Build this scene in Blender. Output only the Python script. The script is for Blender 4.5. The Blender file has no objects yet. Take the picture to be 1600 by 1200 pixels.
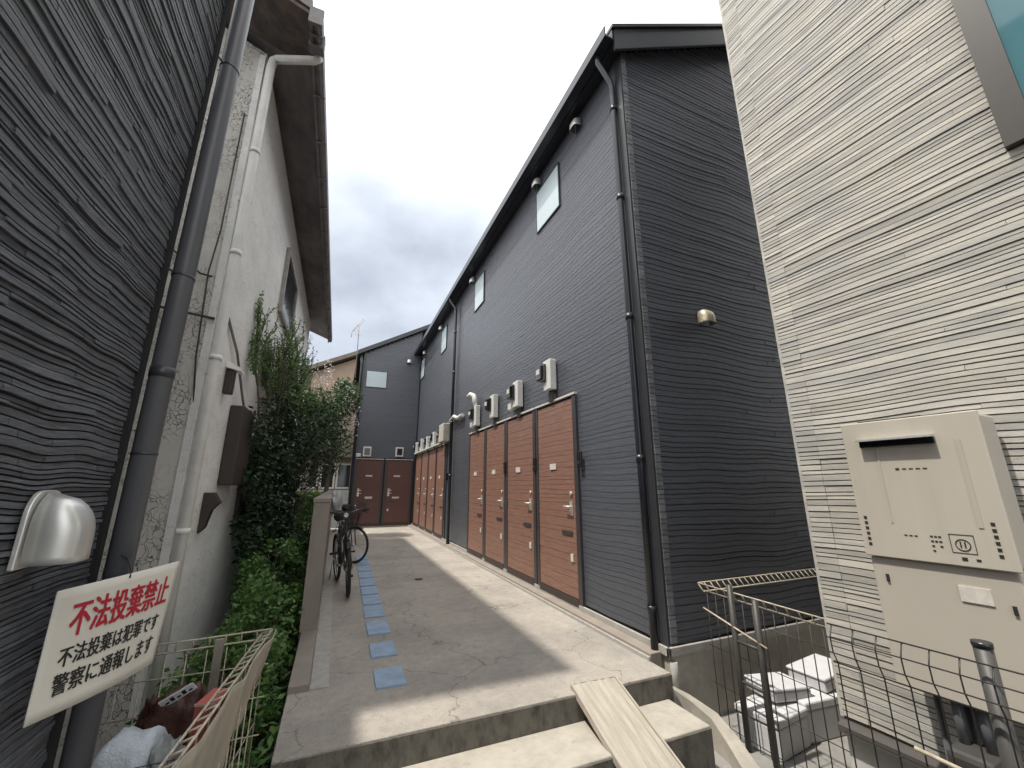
import bpy, bmesh, math, random
from math import sin, cos, pi, radians, atan2, sqrt
from mathutils import Vector, Matrix, noise
SC = bpy.context.scene
COL = SC.collection
rnd = random.Random(7)

# ------------------------------------------------------------------ camera
cd = bpy.data.cameras.new('camera'); cam = bpy.data.objects.new('camera', cd); COL.objects.link(cam)
cd.sensor_width = 36; cd.lens = 36 * 630 / 1600; cd.clip_start = 0.02; cd.clip_end = 2000
cam.location = (0, 0, 1.35)
cam.rotation_euler = (radians(90 + 14.25), 0, radians(-22.9))
SC.camera = cam

# ------------------------------------------------------------------ light
SUN_EL = radians(66.7)
sd = bpy.data.lights.new('sun', 'SUN'); sd.energy = 3.2; sd.angle = radians(1.5); sd.color = (1, .94, .83)
sun = bpy.data.objects.new('sun', sd); COL.objects.link(sun)
# sun stands over the left (-X) side
dv = Vector((cos(SUN_EL), 0.0, -sin(SUN_EL)))
sun.rotation_euler = dv.to_track_quat('-Z', 'Y').to_euler()
sun.location = (-8, 4, 20)

w = bpy.data.worlds.new('World'); SC.world = w; w.use_nodes = True
nt = w.node_tree; nt.nodes.clear()
def N(nt, t, **k):
    n = nt.nodes.new(t)
    for a, b in k.items():
        if a.startswith('i_'): n.inputs[a[2:].replace('_', ' ')].default_value = b
        else: setattr(n, a, b)
    return n
def L(nt, a, b): nt.links.new(a, b)
sky = N(nt, 'ShaderNodeTexSky', sky_type='NISHITA', sun_disc=False, sun_elevation=SUN_EL, sun_rotation=radians(-90))
tc = N(nt, 'ShaderNodeTexCoord')
no = N(nt, 'ShaderNodeTexNoise'); no.inputs['Scale'].default_value = 2.2; no.inputs['Detail'].default_value = 7; no.inputs['Roughness'].default_value = .52
mp = N(nt, 'ShaderNodeMapping'); mp.inputs['Scale'].default_value = (1, 1, 1.5); mp.inputs['Location'].default_value = (.3, .9, .2)
L(nt, tc.outputs['Generated'], mp.inputs['Vector']); L(nt, mp.outputs['Vector'], no.inputs['Vector'])
# bank of darker cloud low over the lane
dot = N(nt, 'ShaderNodeVectorMath', operation='DOT_PRODUCT'); dot.inputs[1].default_value = Vector((.06, .92, .38)).normalized()
L(nt, tc.outputs['Generated'], dot.inputs[0])
mr = N(nt, 'ShaderNodeMapRange'); mr.inputs['From Min'].default_value = .80; mr.inputs['From Max'].default_value = 1.0
mr.inputs['To Min'].default_value = 0; mr.inputs['To Max'].default_value = .88; L(nt, dot.outputs['Value'], mr.inputs['Value'])
ns = N(nt, 'ShaderNodeMath', operation='MULTIPLY_ADD'); ns.inputs[1].default_value = 1.1; ns.inputs[2].default_value = -.55; L(nt, no.outputs['Fac'], ns.inputs[0])
ad = N(nt, 'ShaderNodeMath', operation='ADD'); L(nt, mr.outputs[0], ad.inputs[0]); L(nt, ns.outputs[0], ad.inputs[1])
cr = N(nt, 'ShaderNodeValToRGB')
e = cr.color_ramp.elements; e[0].position = .05; e[0].color = (.98, .99, 1.0, 1); e[1].position = 1.0; e[1].color = (.22, .245, .29, 1)
x = cr.color_ramp.elements.new(.40); x.color = (.66, .68, .72, 1)
x = cr.color_ramp.elements.new(.7); x.color = (.42, .45, .50, 1)
L(nt, ad.outputs[0], cr.inputs['Fac'])
sc_ = N(nt, 'ShaderNodeVectorMath', operation='SCALE'); sc_.inputs['Scale'].default_value = 15.5; L(nt, cr.outputs['Color'], sc_.inputs[0])
mx = N(nt, 'ShaderNodeMix', data_type='RGBA'); mx.inputs['Factor'].default_value = .93
L(nt, sky.outputs['Color'], mx.inputs['A']); L(nt, sc_.outputs[0], mx.inputs['B'])
bg = N(nt, 'ShaderNodeBackground'); bg.inputs['Strength'].default_value = .1; L(nt, mx.outputs['Result'], bg.inputs['Color'])
wo = N(nt, 'ShaderNodeOutputWorld'); L(nt, bg.outputs[0], wo.inputs['Surface'])
SC.view_settings.view_transform = 'Standard'; SC.view_settings.look = 'None'
SC.view_settings.exposure = 0.56; SC.view_settings.gamma = 1

# ------------------------------------------------------------------ materials
MC = {}
def mat(name, col, rough=.7, metal=0, var=.15, vs=6, bump=0, bs=60, spec=.5, island=0, stretch=(1, 1, 1), col2=None, mixs=3, stain=0, stainc=None, detail=8, trans=0, rgh=.65, fine=0):
    if name in MC: return MC[name]
    m = bpy.data.materials.new(name); m.use_nodes = True; t = m.node_tree
    b = t.nodes['Principled BSDF']; b.inputs['Roughness'].default_value = rough; b.inputs['Metallic'].default_value = metal
    b.inputs['Specular IOR Level'].default_value = spec
    tcn = N(t, 'ShaderNodeTexCoord'); mpn = N(t, 'ShaderNodeMapping'); mpn.inputs['Scale'].default_value = stretch
    L(t, tcn.outputs['Object'], mpn.inputs['Vector'])
    n1 = N(t, 'ShaderNodeTexNoise'); n1.inputs['Scale'].default_value = vs; n1.inputs['Detail'].default_value = detail; n1.inputs['Roughness'].default_value = rgh
    L(t, mpn.outputs[0], n1.inputs['Vector'])
    rp = N(t, 'ShaderNodeMapRange'); rp.inputs['From Min'].default_value = .3; rp.inputs['From Max'].default_value = .7
    rp.inputs['To Min'].default_value = 1 - var; rp.inputs['To Max'].default_value = 1 + var; L(t, n1.outputs['Fac'], rp.inputs['Value'])
    rgb = N(t, 'ShaderNodeRGB'); rgb.outputs[0].default_value = (*col, 1)
    c = rgb.outputs[0]
    if col2:
        n2 = N(t, 'ShaderNodeTexNoise'); n2.inputs['Scale'].default_value = mixs; n2.inputs['Detail'].default_value = 5; L(t, mpn.outputs[0], n2.inputs['Vector'])
        r2 = N(t, 'ShaderNodeMapRange'); r2.inputs['From Min'].default_value = .42; r2.inputs['From Max'].default_value = .62; L(t, n2.outputs['Fac'], r2.inputs['Value'])
        m2 = N(t, 'ShaderNodeMix', data_type='RGBA'); m2.inputs['B'].default_value = (*col2, 1); L(t, r2.outputs[0], m2.inputs['Factor']); L(t, c, m2.inputs['A']); c = m2.outputs['Result']
    if stain:
        n3 = N(t, 'ShaderNodeTexNoise'); n3.inputs['Scale'].default_value = 14; n3.inputs['Detail'].default_value = 9; n3.inputs['Roughness'].default_value = .75; L(t, mpn.outputs[0], n3.inputs['Vector'])
        r3 = N(t, 'ShaderNodeMapRange'); r3.inputs['From Min'].default_value = .56; r3.inputs['From Max'].default_value = .72; r3.inputs['To Max'].default_value = stain; L(t, n3.outputs['Fac'], r3.inputs['Value'])
        m3 = N(t, 'ShaderNodeMix', data_type='RGBA'); m3.inputs['B'].default_value = (*(stainc or (.05, .045, .04)), 1); L(t, r3.outputs[0], m3.inputs['Factor']); L(t, c, m3.inputs['A']); c = m3.outputs['Result']
    v = rp.outputs[0]
    if fine:      # grit, hairline cracks and drag marks in the cement
        n5 = N(t, 'ShaderNodeTexNoise'); n5.inputs['Scale'].default_value = 160; n5.inputs['Detail'].default_value = 3; L(t, mpn.outputs[0], n5.inputs['Vector'])
        r5 = N(t, 'ShaderNodeMapRange'); r5.inputs['From Min'].default_value = .35; r5.inputs['From Max'].default_value = .65; r5.inputs['To Min'].default_value = .80; r5.inputs['To Max'].default_value = 1.16; L(t, n5.outputs['Fac'], r5.inputs['Value'])
        m5 = N(t, 'ShaderNodeMath', operation='MULTIPLY'); L(t, v, m5.inputs[0]); L(t, r5.outputs[0], m5.inputs[1])
        mp6 = N(t, 'ShaderNodeMapping'); mp6.inputs['Scale'].default_value = (1.2, 7, 1); L(t, tcn.outputs['Object'], mp6.inputs['Vector'])
        n6 = N(t, 'ShaderNodeTexNoise'); n6.inputs['Scale'].default_value = 3.2; n6.inputs['Detail'].default_value = 9; n6.inputs['Roughness'].default_value = .75; n6.inputs['Distortion'].default_value = .4; L(t, mp6.outputs[0], n6.inputs['Vector'])
        r6 = N(t, 'ShaderNodeMapRange'); r6.inputs['From Min'].default_value = .60; r6.inputs['From Max'].default_value = .72; r6.inputs['To Min'].default_value = 1; r6.inputs['To Max'].default_value = .62; L(t, n6.outputs['Fac'], r6.inputs['Value'])
        m6 = N(t, 'ShaderNodeMath', operation='MULTIPLY'); L(t, m5.outputs[0], m6.inputs[0]); L(t, r6.outputs[0], m6.inputs[1])
        v6 = N(t, 'ShaderNodeTexVoronoi', feature='DISTANCE_TO_EDGE'); v6.inputs['Scale'].default_value = .75
        wn = N(t, 'ShaderNodeTexNoise'); wn.inputs['Scale'].default_value = 3; wn.inputs['Detail'].default_value = 6; L(t, tcn.outputs['Object'], wn.inputs['Vector'])
        wa = N(t, 'ShaderNodeVectorMath', operation='MULTIPLY_ADD'); wa.inputs[1].default_value = (.5, .5, .5); L(t, wn.outputs['Color'], wa.inputs[0]); L(t, tcn.outputs['Object'], wa.inputs[2]); L(t, wa.outputs[0], v6.inputs['Vector'])
        r7 = N(t, 'ShaderNodeMapRange'); r7.inputs['From Max'].default_value = .006; r7.inputs['To Min'].default_value = .55; r7.inputs['To Max'].default_value = 1; L(t, v6.outputs['Distance'], r7.inputs['Value'])
        m7 = N(t, 'ShaderNodeMath', operation='MULTIPLY'); L(t, m6.outputs[0], m7.inputs[0]); L(t, r7.outputs[0], m7.inputs[1]); v = m7.outputs[0]
    if island:
        g = N(t, 'ShaderNodeNewGeometry'); ri = N(t, 'ShaderNodeMapRange'); ri.inputs['To Min'].default_value = 1 - island; ri.inputs['To Max'].default_value = 1 + island
        L(t, g.outputs['Random Per Island'], ri.inputs['Value'])
        mm = N(t, 'ShaderNodeMath', operation='MULTIPLY'); L(t, v, mm.inputs[0]); L(t, ri.outputs[0], mm.inputs[1]); v = mm.outputs[0]
    sc2 = N(t, 'ShaderNodeVectorMath', operation='SCALE'); L(t, c, sc2.inputs[0]); L(t, v, sc2.inputs['Scale'])
    L(t, sc2.outputs[0], b.inputs['Base Color'])
    if bump:
        n4 = N(t, 'ShaderNodeTexNoise'); n4.inputs['Scale'].default_value = bs; n4.inputs['Detail'].default_value = 6; n4.inputs['Roughness'].default_value = .7; L(t, mpn.outputs[0], n4.inputs['Vector'])
        bp = N(t, 'ShaderNodeBump'); bp.inputs['Strength'].default_value = bump; bp.inputs['Distance'].default_value = .01; L(t, n4.outputs['Fac'], bp.inputs['Height']); L(t, bp.outputs[0], b.inputs['Normal'])
    if trans:
        b.inputs['Transmission Weight'].default_value = 0
        b.inputs['Subsurface Weight'].default_value = 0
    MC[name] = m; return m

def leafmat(name, col, col2):
    if name in MC: return MC[name]
    m = bpy.data.materials.new(name); m.use_nodes = True; t = m.node_tree; b = t.nodes['Principled BSDF']
    g = N(t, 'ShaderNodeNewGeometry'); c = N(t, 'ShaderNodeMix', data_type='RGBA'); c.inputs['A'].default_value = (*col, 1); c.inputs['B'].default_value = (*col2, 1)
    L(t, g.outputs['Random Per Island'], c.inputs['Factor']); L(t, c.outputs['Result'], b.inputs['Base Color']); b.inputs['Roughness'].default_value = .5
    tr = N(t, 'ShaderNodeBsdfTranslucent'); L(t, c.outputs['Result'], tr.inputs['Color'])
    ms = N(t, 'ShaderNodeMixShader'); ms.inputs[0].default_value = .3; L(t, b.outputs[0], ms.inputs[1]); L(t, tr.outputs[0], ms.inputs[2])
    L(t, ms.outputs[0], t.nodes['Material Output'].inputs['Surface']); MC[name] = m; return m

def stuccomat(name, col, crack, scale=22, var=.12, stretch=(1, 1, 1), width=.03, bumpd=.35):
    m = bpy.data.materials.new(name); m.use_nodes = True; t = m.node_tree; b = t.nodes['Principled BSDF']; b.inputs['Roughness'].default_value = .9
    tcn = N(t, 'ShaderNodeTexCoord'); mpn = N(t, 'ShaderNodeMapping'); mpn.inputs['Scale'].default_value = stretch; L(t, tcn.outputs['Object'], mpn.inputs['Vector'])
    n1 = N(t, 'ShaderNodeTexNoise'); n1.inputs['Scale'].default_value = 3; n1.inputs['Detail'].default_value = 9; n1.inputs['Roughness'].default_value = .7; L(t, mpn.outputs[0], n1.inputs['Vector'])
    wv = N(t, 'ShaderNodeTexNoise'); wv.inputs['Scale'].default_value = 12; L(t, mpn.outputs[0], wv.inputs['Vector'])
    va = N(t, 'ShaderNodeVectorMath', operation='MULTIPLY_ADD'); va.inputs[1].default_value = (.12, .12, .12); L(t, wv.outputs['Color'], va.inputs[0]); L(t, mpn.outputs[0], va.inputs[2])
    vo = N(t, 'ShaderNodeTexVoronoi', feature='DISTANCE_TO_EDGE'); vo.inputs['Scale'].default_value = scale; L(t, va.outputs[0], vo.inputs['Vector'])
    r = N(t, 'ShaderNodeMapRange'); r.inputs['From Max'].default_value = width; L(t, vo.outputs['Distance'], r.inputs['Value'])
    n2 = N(t, 'ShaderNodeTexNoise'); n2.inputs['Scale'].default_value = 5; n2.inputs['Detail'].default_value = 4; L(t, mpn.outputs[0], n2.inputs['Vector'])
    g2 = N(t, 'ShaderNodeMapRange'); g2.inputs['From Min'].default_value = .42; g2.inputs['From Max'].default_value = .6; L(t, n2.outputs['Fac'], g2.inputs['Value'])
    mxx = N(t, 'ShaderNodeMath', operation='MAXIMUM'); L(t, r.outputs[0], mxx.inputs[0]); L(t, g2.outputs[0], mxx.inputs[1])
    mc = N(t, 'ShaderNodeMix', data_type='RGBA'); mc.inputs['A'].default_value = (*crack, 1); mc.inputs['B'].default_value = (*col, 1); L(t, mxx.outputs[0], mc.inputs['Factor'])
    rp = N(t, 'ShaderNodeMapRange'); rp.inputs['From Min'].default_value = .3; rp.inputs['From Max'].default_value = .7; rp.inputs['To Min'].default_value = 1 - var; rp.inputs['To Max'].default_value = 1 + var; L(t, n1.outputs['Fac'], rp.inputs['Value'])
    s = N(t, 'ShaderNodeVectorMath', operation='SCALE'); L(t, mc.outputs['Result'], s.inputs[0]); L(t, rp.outputs[0], s.inputs['Scale']); L(t, s.outputs[0], b.inputs['Base Color'])
    n4 = N(t, 'ShaderNodeTexNoise'); n4.inputs['Scale'].default_value = 130; n4.inputs['Detail'].default_value = 4; L(t, tcn.outputs['Object'], n4.inputs['Vector'])
    am = N(t, 'ShaderNodeMath', operation='MULTIPLY_ADD'); am.inputs[1].default_value = .5; L(t, n4.outputs['Fac'], am.inputs[0]); L(t, mxx.outputs[0], am.inputs[2])
    bp = N(t, 'ShaderNodeBump'); bp.inputs['Strength'].default_value = bumpd; bp.inputs['Distance'].default_value = .006; L(t, am.outputs[0], bp.inputs['Height']); L(t, bp.outputs[0], b.inputs['Normal'])
    return m

BLACK = mat('charcoal_siding', (.076, .082, .098), .33, var=.12, vs=9, bump=.75, bs=16, island=.06, stretch=(1, 1, 4.5))
BLACKB = mat('charcoal_joint', (.022, .022, .024), .8)
TRIM = mat('charcoal_metal', (.035, .037, .042), .35, var=.08)
PIPEB = mat('black_pipe', (.014, .016, .022), .3, var=.1)
CREAM = mat('cream_siding', (.50, .475, .425), .75, var=.14, vs=4, bump=.4, bs=90, island=.17, stretch=(1, 1, 6), col2=(.40, .39, .37), mixs=3)
CREAMB = mat('cream_joint', (.12, .11, .10), .9)
SLATE = mat('slate_siding', (.118, .125, .140), .33, var=.40, vs=14, bump=1.0, bs=30, island=.16, stretch=(1, .8, 5))
SLATEB = mat('slate_joint', (.012, .012, .013), .9)
DOORM = mat('red_brown_door', (.235, .125, .092), .42, var=.30, vs=5, bump=.35, bs=40, stretch=(1, 1, 14), stain=.25, stainc=(.30, .13, .10))
DOORF = mat('shaded_brown_door', (.11, .048, .040), .5, var=.2, vs=5, bump=.3, bs=40, stretch=(1, 1, 14))  # darker door copy for the far building, its shade put into the colour
DOORD = mat('door_frame_metal', (.045, .040, .042), .45, var=.1)
WHITEP = mat('white_plastic', (.62, .61, .58), .4, var=.06, vs=3)
LABELM = mat('pale_plate', (.60, .57, .52), .5, var=.15, vs=40)
STEEL = mat('brushed_steel', (.66, .66, .63), .36, metal=.55, var=.10, vs=3, stretch=(1, 8, 1), bump=.04, bs=8)
STEELD = mat('aged_steel_hood', (.55, .48, .36), .45, metal=.4, var=.3, vs=30)
DARKGL = mat('meter_glass', (.012, .012, .014), .12, var=.05)
CONC = mat('deck_concrete', (.385, .35, .31), .9, var=.20, vs=11, bump=.9, bs=90, col2=(.31, .285, .255), mixs=1.3, stain=.6, stainc=(.12, .105, .09), rgh=.82, fine=1, detail=12)
CONCB = mat('pale_concrete', (.40, .37, .32), .85, var=.14, vs=9, bump=.4, bs=120, stain=.4, stainc=(.16, .145, .12))
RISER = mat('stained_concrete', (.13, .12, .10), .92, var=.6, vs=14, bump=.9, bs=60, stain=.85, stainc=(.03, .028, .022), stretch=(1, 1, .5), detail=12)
CURBG = mat('curb_grey', (.36, .345, .32), .85, var=.15, vs=12, bump=.4, bs=100, stain=.3)
PARA = mat('taupe_parapet', (.26, .225, .195), .8, var=.12, vs=4, bump=.3, bs=110, stretch=(1, 1, .3))
BLUET = mat('blue_tile', (.26, .35, .47), .6, var=.2, vs=9, bump=.2, bs=90, island=.12, stain=.6, stainc=(.20, .22, .24))
SOIL = mat('soil', (.045, .036, .026), .95, var=.4, vs=12, bump=1, bs=40)
STREET = mat('street_concrete', (.26, .25, .235), .9, var=.15, vs=10, bump=.5, bs=120, stain=.3)
GREYPIPE = mat('grey_pipe', (.095, .098, .108), .4, var=.08, vs=4)
WPIPE = mat('white_pipe', (.80, .79, .76), .45, var=.10, vs=5, stain=.15, stainc=(.2, .19, .17))
STUC = stuccomat('side_stucco', (.80, .795, .77), (.40, .39, .37), 16, .12, (1, .5, 1), .02, .3)
STUCR = stuccomat('cracked_stucco', (.62, .60, .55), (.085, .08, .07), 24, .14, (1, 1, .8), .05, .9)
SOFF = mat('weathered_soffit', (.19, .18, .185), .85, var=.35, vs=5, bump=.5, bs=20, col2=(.13, .118, .122), mixs=2, stretch=(1, .5, 1))
SOFFP = mat('peeling_soffit', (.16, .12, .10), .9, var=.45, vs=6, bump=.9, bs=14, col2=(.09, .08, .078), mixs=5)
GUTB = mat('brown_gutter', (.17, .16, .155), .6, var=.25, vs=9, bump=.3, bs=40)
BROWNB = mat('brown_metal', (.040, .030, .026), .5, var=.2)
TAN = mat('tan_render', (.34, .26, .19), .9, var=.12, vs=2, bump=.3)
TANR = mat('tan_roof', (.17, .145, .115), .8, var=.2)
GLASSD = mat('dark_pane', (.02, .024, .026), .08, var=.05)
GLASSL = mat('frosted_pane', (.42, .50, .52), .25, var=.05, vs=1)
GLASST = mat('teal_pane', (.085, .20, .235), .06, var=.08, vs=1.2)
BRONZE = mat('bronze_frame', (.082, .075, .07), .4, var=.08)
BEIGEM = mat('heater_enamel', (.50, .46, .395), .38, var=.07, vs=2, stretch=(1, 3, .4), stain=.12, stainc=(.3, .26, .2))
BEIGED = mat('heater_side', (.47, .43, .375), .45, var=.03, vs=2)
INK = mat('ink', (.02, .02, .02), .7); REDINK = mat('red_ink', (.42, .012, .03), .6, var=.12, vs=30)
SIGNW = mat('sign_board', (.66, .63, .56), .45, var=.05, vs=5)
GALV = mat('galvanised_wire', (.34, .32, .28), .5, metal=.3, var=.3, vs=40)
RUSTW = mat('beige_wire', (.48, .42, .33), .6, var=.3, vs=30)
DKWIRE = mat('dark_wire', (.035, .033, .032), .5, var=.2)
POSTG = mat('grey_post', (.055, .052, .05), .5, var=.25, vs=10)
BARK = mat('bark', (.10, .08, .06), .9, var=.35, vs=20, bump=.8, bs=60)
LEAFD = leafmat('dark_leaf', (.008, .020, .010), (.035, .070, .022))
LEAFM = leafmat('mid_leaf', (.04, .11, .028), (.16, .28, .07))
LEAFY = leafmat('bright_leaf', (.08, .16, .03), (.22, .30, .07))
BLOSS = leafmat('pale_blossom', (.62, .50, .52), (.75, .68, .68))
TYRE = mat('tyre_rubber', (.018, .018, .018), .8, var=.2); FRAMEK = mat('bike_frame', (.03, .032, .036), .3)
CHROME = mat('chrome', (.6, .6, .6), .25, metal=1)
BAGW = mat('white_bag', (.50, .55, .60), .38, var=.10, vs=10, bump=1.0, bs=22)
PAPER = mat('white_paper', (.72, .71, .72), .6, var=.08, vs=6, bump=.6, bs=12)
REDP = mat('red_plastic', (.42, .10, .07), .6, var=.08)
BROWNJ = mat('brown_wrap', (.07, .028, .02), .45, var=.5, vs=14, bump=.8, bs=20)
NETM = mat('beige_sheet', (.37, .33, .26), .75, var=.22, vs=10, bump=.6, bs=30, stretch=(1, 1, .2))
CARD = mat('worn_board', (.40, .36, .305), .85, var=.16, vs=6, bump=.5, bs=50, stretch=(6, .7, 1), stain=.35, stainc=(.2, .17, .13))

# ------------------------------------------------------------------ mesh helpers
class MB:
    def __init__(s): s.v = []; s.f = []; s.sm = []
    def quad(s, a, b, c, d, sm=False):
        i = len(s.v); s.v += [tuple(a), tuple(b), tuple(c), tuple(d)]; s.f.append((i, i+1, i+2, i+3)); s.sm.append(sm)
    def poly(s, pts):
        i = len(s.v); s.v += [tuple(p) for p in pts]; s.f.append(tuple(range(i, i+len(pts)))); s.sm.append(False)
    def box(s, x0, x1, y0, y1, z0, z1, M=None):
        i = len(s.v)
        P = [(x0,y0,z0),(x1,y0,z0),(x1,y1,z0),(x0,y1,z0),(x0,y0,z1),(x1,y0,z1),(x1,y1,z1),(x0,y1,z1)]
        if M: P = [tuple(M @ Vector(p)) for p in P]
        s.v += P
        for f in ((0,3,2,1),(4,5,6,7),(0,1,5,4),(1,2,6,5),(2,3,7,6),(3,0,4,7)): s.f.append(tuple(i+k for k in f)); s.sm.append(False)
    def prism(s, prof, a, b, f):      # prof: 2D pts, f(p, t)->3D
        i = len(s.v); n = len(prof)
        s.v += [tuple(f(p, a)) for p in prof] + [tuple(f(p, b)) for p in prof]
        s.f.append(tuple(i+k for k in range(n))[::-1]); s.f.append(tuple(i+n+k for k in range(n))); s.sm += [False, False]
        for k in range(n): s.f.append((i+k, i+(k+1) % n, i+n+(k+1) % n, i+n+k)); s.sm.append(False)
    def tube(s, pts, r, n=10, cap=True):
        pts = [Vector(p) for p in pts]; rs = r if isinstance(r, (list, tuple)) else [r]*len(pts)
        rings = []; prev = None
        for k, p in enumerate(pts):
            a = pts[max(k-1, 0)]; b = pts[min(k+1, len(pts)-1)]; t = (b-a).normalized()
            if prev is None:
                u = t.cross(Vector((0, 0, 1)));
                if u.length < .1: u = t.cross(Vector((0, 1, 0)))
            else: u = prev - t*prev.dot(t)
            u.normalize(); prev = u; vv = t.cross(u)
            i = len(s.v); s.v += [tuple(p + (u*cos(2*pi*q/n) + vv*sin(2*pi*q/n))*rs[k]) for q in range(n)]; rings.append(i)
        for a, b in zip(rings, rings[1:]):
            for q in range(n): s.f.append((a+q, a+(q+1) % n, b+(q+1) % n, b+q)); s.sm.append(n > 4)
        if cap:
            s.f.append(tuple(rings[0]+q for q in range(n))[::-1]); s.f.append(tuple(rings[-1]+q for q in range(n))); s.sm += [False, False]
    def torus(s, c, R, r, M, n=40, m=8):
        i = len(s.v)
        for a in range(n):
            A = 2*pi*a/n
            for b in range(m):
                B = 2*pi*b/m; p = Vector(((R+r*cos(B))*cos(A), r*sin(B), (R+r*cos(B))*sin(A)))
                s.v.append(tuple(Vector(c) + M @ p))
        for a in range(n):
            for b in range(m): s.f.append((i+a*m+b, i+a*m+(b+1) % m, i+((a+1) % n)*m+(b+1) % m, i+((a+1) % n)*m+b)); s.sm.append(True)
    def build(s, name, m, parent=None, bevel=0, loc=None):
        me = bpy.data.meshes.new(name); me.from_pydata(s.v, [], s.f); me.update()
        me.polygons.foreach_set('use_smooth', s.sm)
        o = bpy.data.objects.new(name, me); COL.objects.link(o); me.materials.append(m)
        if parent:
            o.parent = parent
            # children stay at world coordinates
            # (every mesh parent is itself at the world origin)
            if parent.type == 'EMPTY': o.matrix_parent_inverse = parent.matrix_basis.inverted()
        if bevel:
            md = o.modifiers.new('bevel', 'BEVEL'); md.width = bevel; md.segments = 2; md.limit_method = 'ANGLE'
        return o
def build_each(b, name, m, parent, bevel=0):
    """every connected piece of b becomes an object of its own"""
    par = list(range(len(b.v)))
    def find(i):
        while par[i] != i: par[i] = par[par[i]]; i = par[i]
        return i
    for f in b.f:
        for q in f[1:]: par[find(q)] = find(f[0])
    g = {}
    for f, s in zip(b.f, b.sm): g.setdefault(find(f[0]), []).append((f, s))
    for fs in g.values():
        n = MB(); mp_ = {}
        for f, s in fs:
            t = []
            for q in f:
                if q not in mp_: mp_[q] = len(n.v); n.v.append(b.v[q])
                t.append(mp_[q])
            n.f.append(tuple(t)); n.sm.append(s)
        n.build(name, m, parent, bevel)
def box(name, m, parent, *a, bevel=0, M=None):
    b = MB(); b.box(*a, M=M); return b.build(name, m, parent, bevel)
def thing(name, label, cat, loc=(0, 0, 0), group=None, rz=0):
    o = bpy.data.objects.new(name, None); COL.objects.link(o); o.location = loc; o.rotation_euler = (0, 0, rz); o.empty_display_size = .1
    tag(o, label, cat, group); return o
def tag(o, label, cat, group=None):
    o['label'] = label; o['category'] = cat
    if group: o['group'] = group
    return o
def struct(o): o['kind'] = 'structure'; return o
def copy_tree(o, parent=None):
    c = o.copy(); COL.objects.link(c)
    if parent: c.parent = parent
    for ch in [k for k in COL.objects if k.parent == o]: copy_tree(ch, c)
    return c

def wav(u, v, amp, sc): return amp * noise.noise(Vector((u*sc, v*sc*.8, 3.1)))
def siding(name, m, parent, P, u0, u1, v0, v1, rows, segs, gap, dep, wave=0, wsc=1, top=None, step=.25, seed=1, joints=None, holes=()):
    """planks proud of a wall: P(u, v, d) -> point; rows/segs/gap/dep are (min, max)"""
    r = random.Random(seed); b = MB(); v = v0
    while v < v1:
        h = r.uniform(*rows); u = u0
        g = r.uniform(*gap)
        if top:
            while u < u1 and top(u) < v+h: u += .02
        act = [(q[0], q[1]) for q in holes if v < q[3] and v+h > q[2]]
        brk = [q for hh_ in act for q in hh_] + list(joints or ())
        while u < u1:
            ln = r.uniform(*segs); e = min(u+ln, u1)
            for j in brk:
                if u < j-.0005 < e: e = j
            if u1 - e < segs[0]*.4 and not brk: e = u1
            d = r.uniform(*dep); n = max(1, int((e-u)/step)) if wave else 1
            uu = [u + .0008 + (e-u-.0016)*k/n for k in range(n+1)]
            if top: uu_ok = min(top(uu[0]), top(uu[-1])) >= v+h
            else: uu_ok = True
            if any(a_ < (u+e)/2 < b_ for a_, b_ in act): uu_ok = False
            if uu_ok:
                i = len(b.v)
                t0 = r.uniform(-.15, .15)*h; 
                for k, q in enumerate(uu):
                    a = v + wav(q, v, wave, wsc); c = v + h - g + wav(q, v+h, wave, wsc)
                    b.v += [P(q, a, 0), P(q, a+.0006, d), P(q, c-.0006, d*.85), P(q, c, 0)]
                for k in range(n):
                    a = i+4*k
                    for z in range(3): b.f.append((a+z, a+4+z, a+5+z, a+1+z)); b.sm.append(False)
                b.f.append((i, i+1, i+2, i+3)); b.f.append((i+4*n+3, i+4*n+2, i+4*n+1, i+4*n)); b.sm += [False, False]
            u = e
        v += h
    return b.build(name, m, parent)

# ================================================================== THE GROUND
b = MB()
b.quad((-300, -300, -.50), (300, -300, -.50), (300, 600, -.50), (-300, 600, -.50)); struct(b.build('ground', SOIL))
b = MB(); b.box(-.9, 6, -3, 2.34, -.62, -.45); b.box(-.9, -.17, 2.34, 3.3, -.62, -.452); b.box(2.42, 6, 2.34, 2.9, -.62, -.452); struct(b.build('street', STREET))
# the raised lane
b = MB()
b.box(-.17, 2.44, 2.72, 15.4, -.9, 0)
lane = struct(b.build('lane', CONC, bevel=.006))
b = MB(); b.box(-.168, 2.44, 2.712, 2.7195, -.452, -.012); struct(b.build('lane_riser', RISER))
b = MB(); b.box(-.30, 2.39, 2.34, 2.711, -.9, -.155); struct(b.build('step', CONCB, bevel=.008))
b = MB(); b.box(-.298, 2.388, 2.332, 2.3395, -.452, -.168); struct(b.build('step_riser', RISER))
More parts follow.
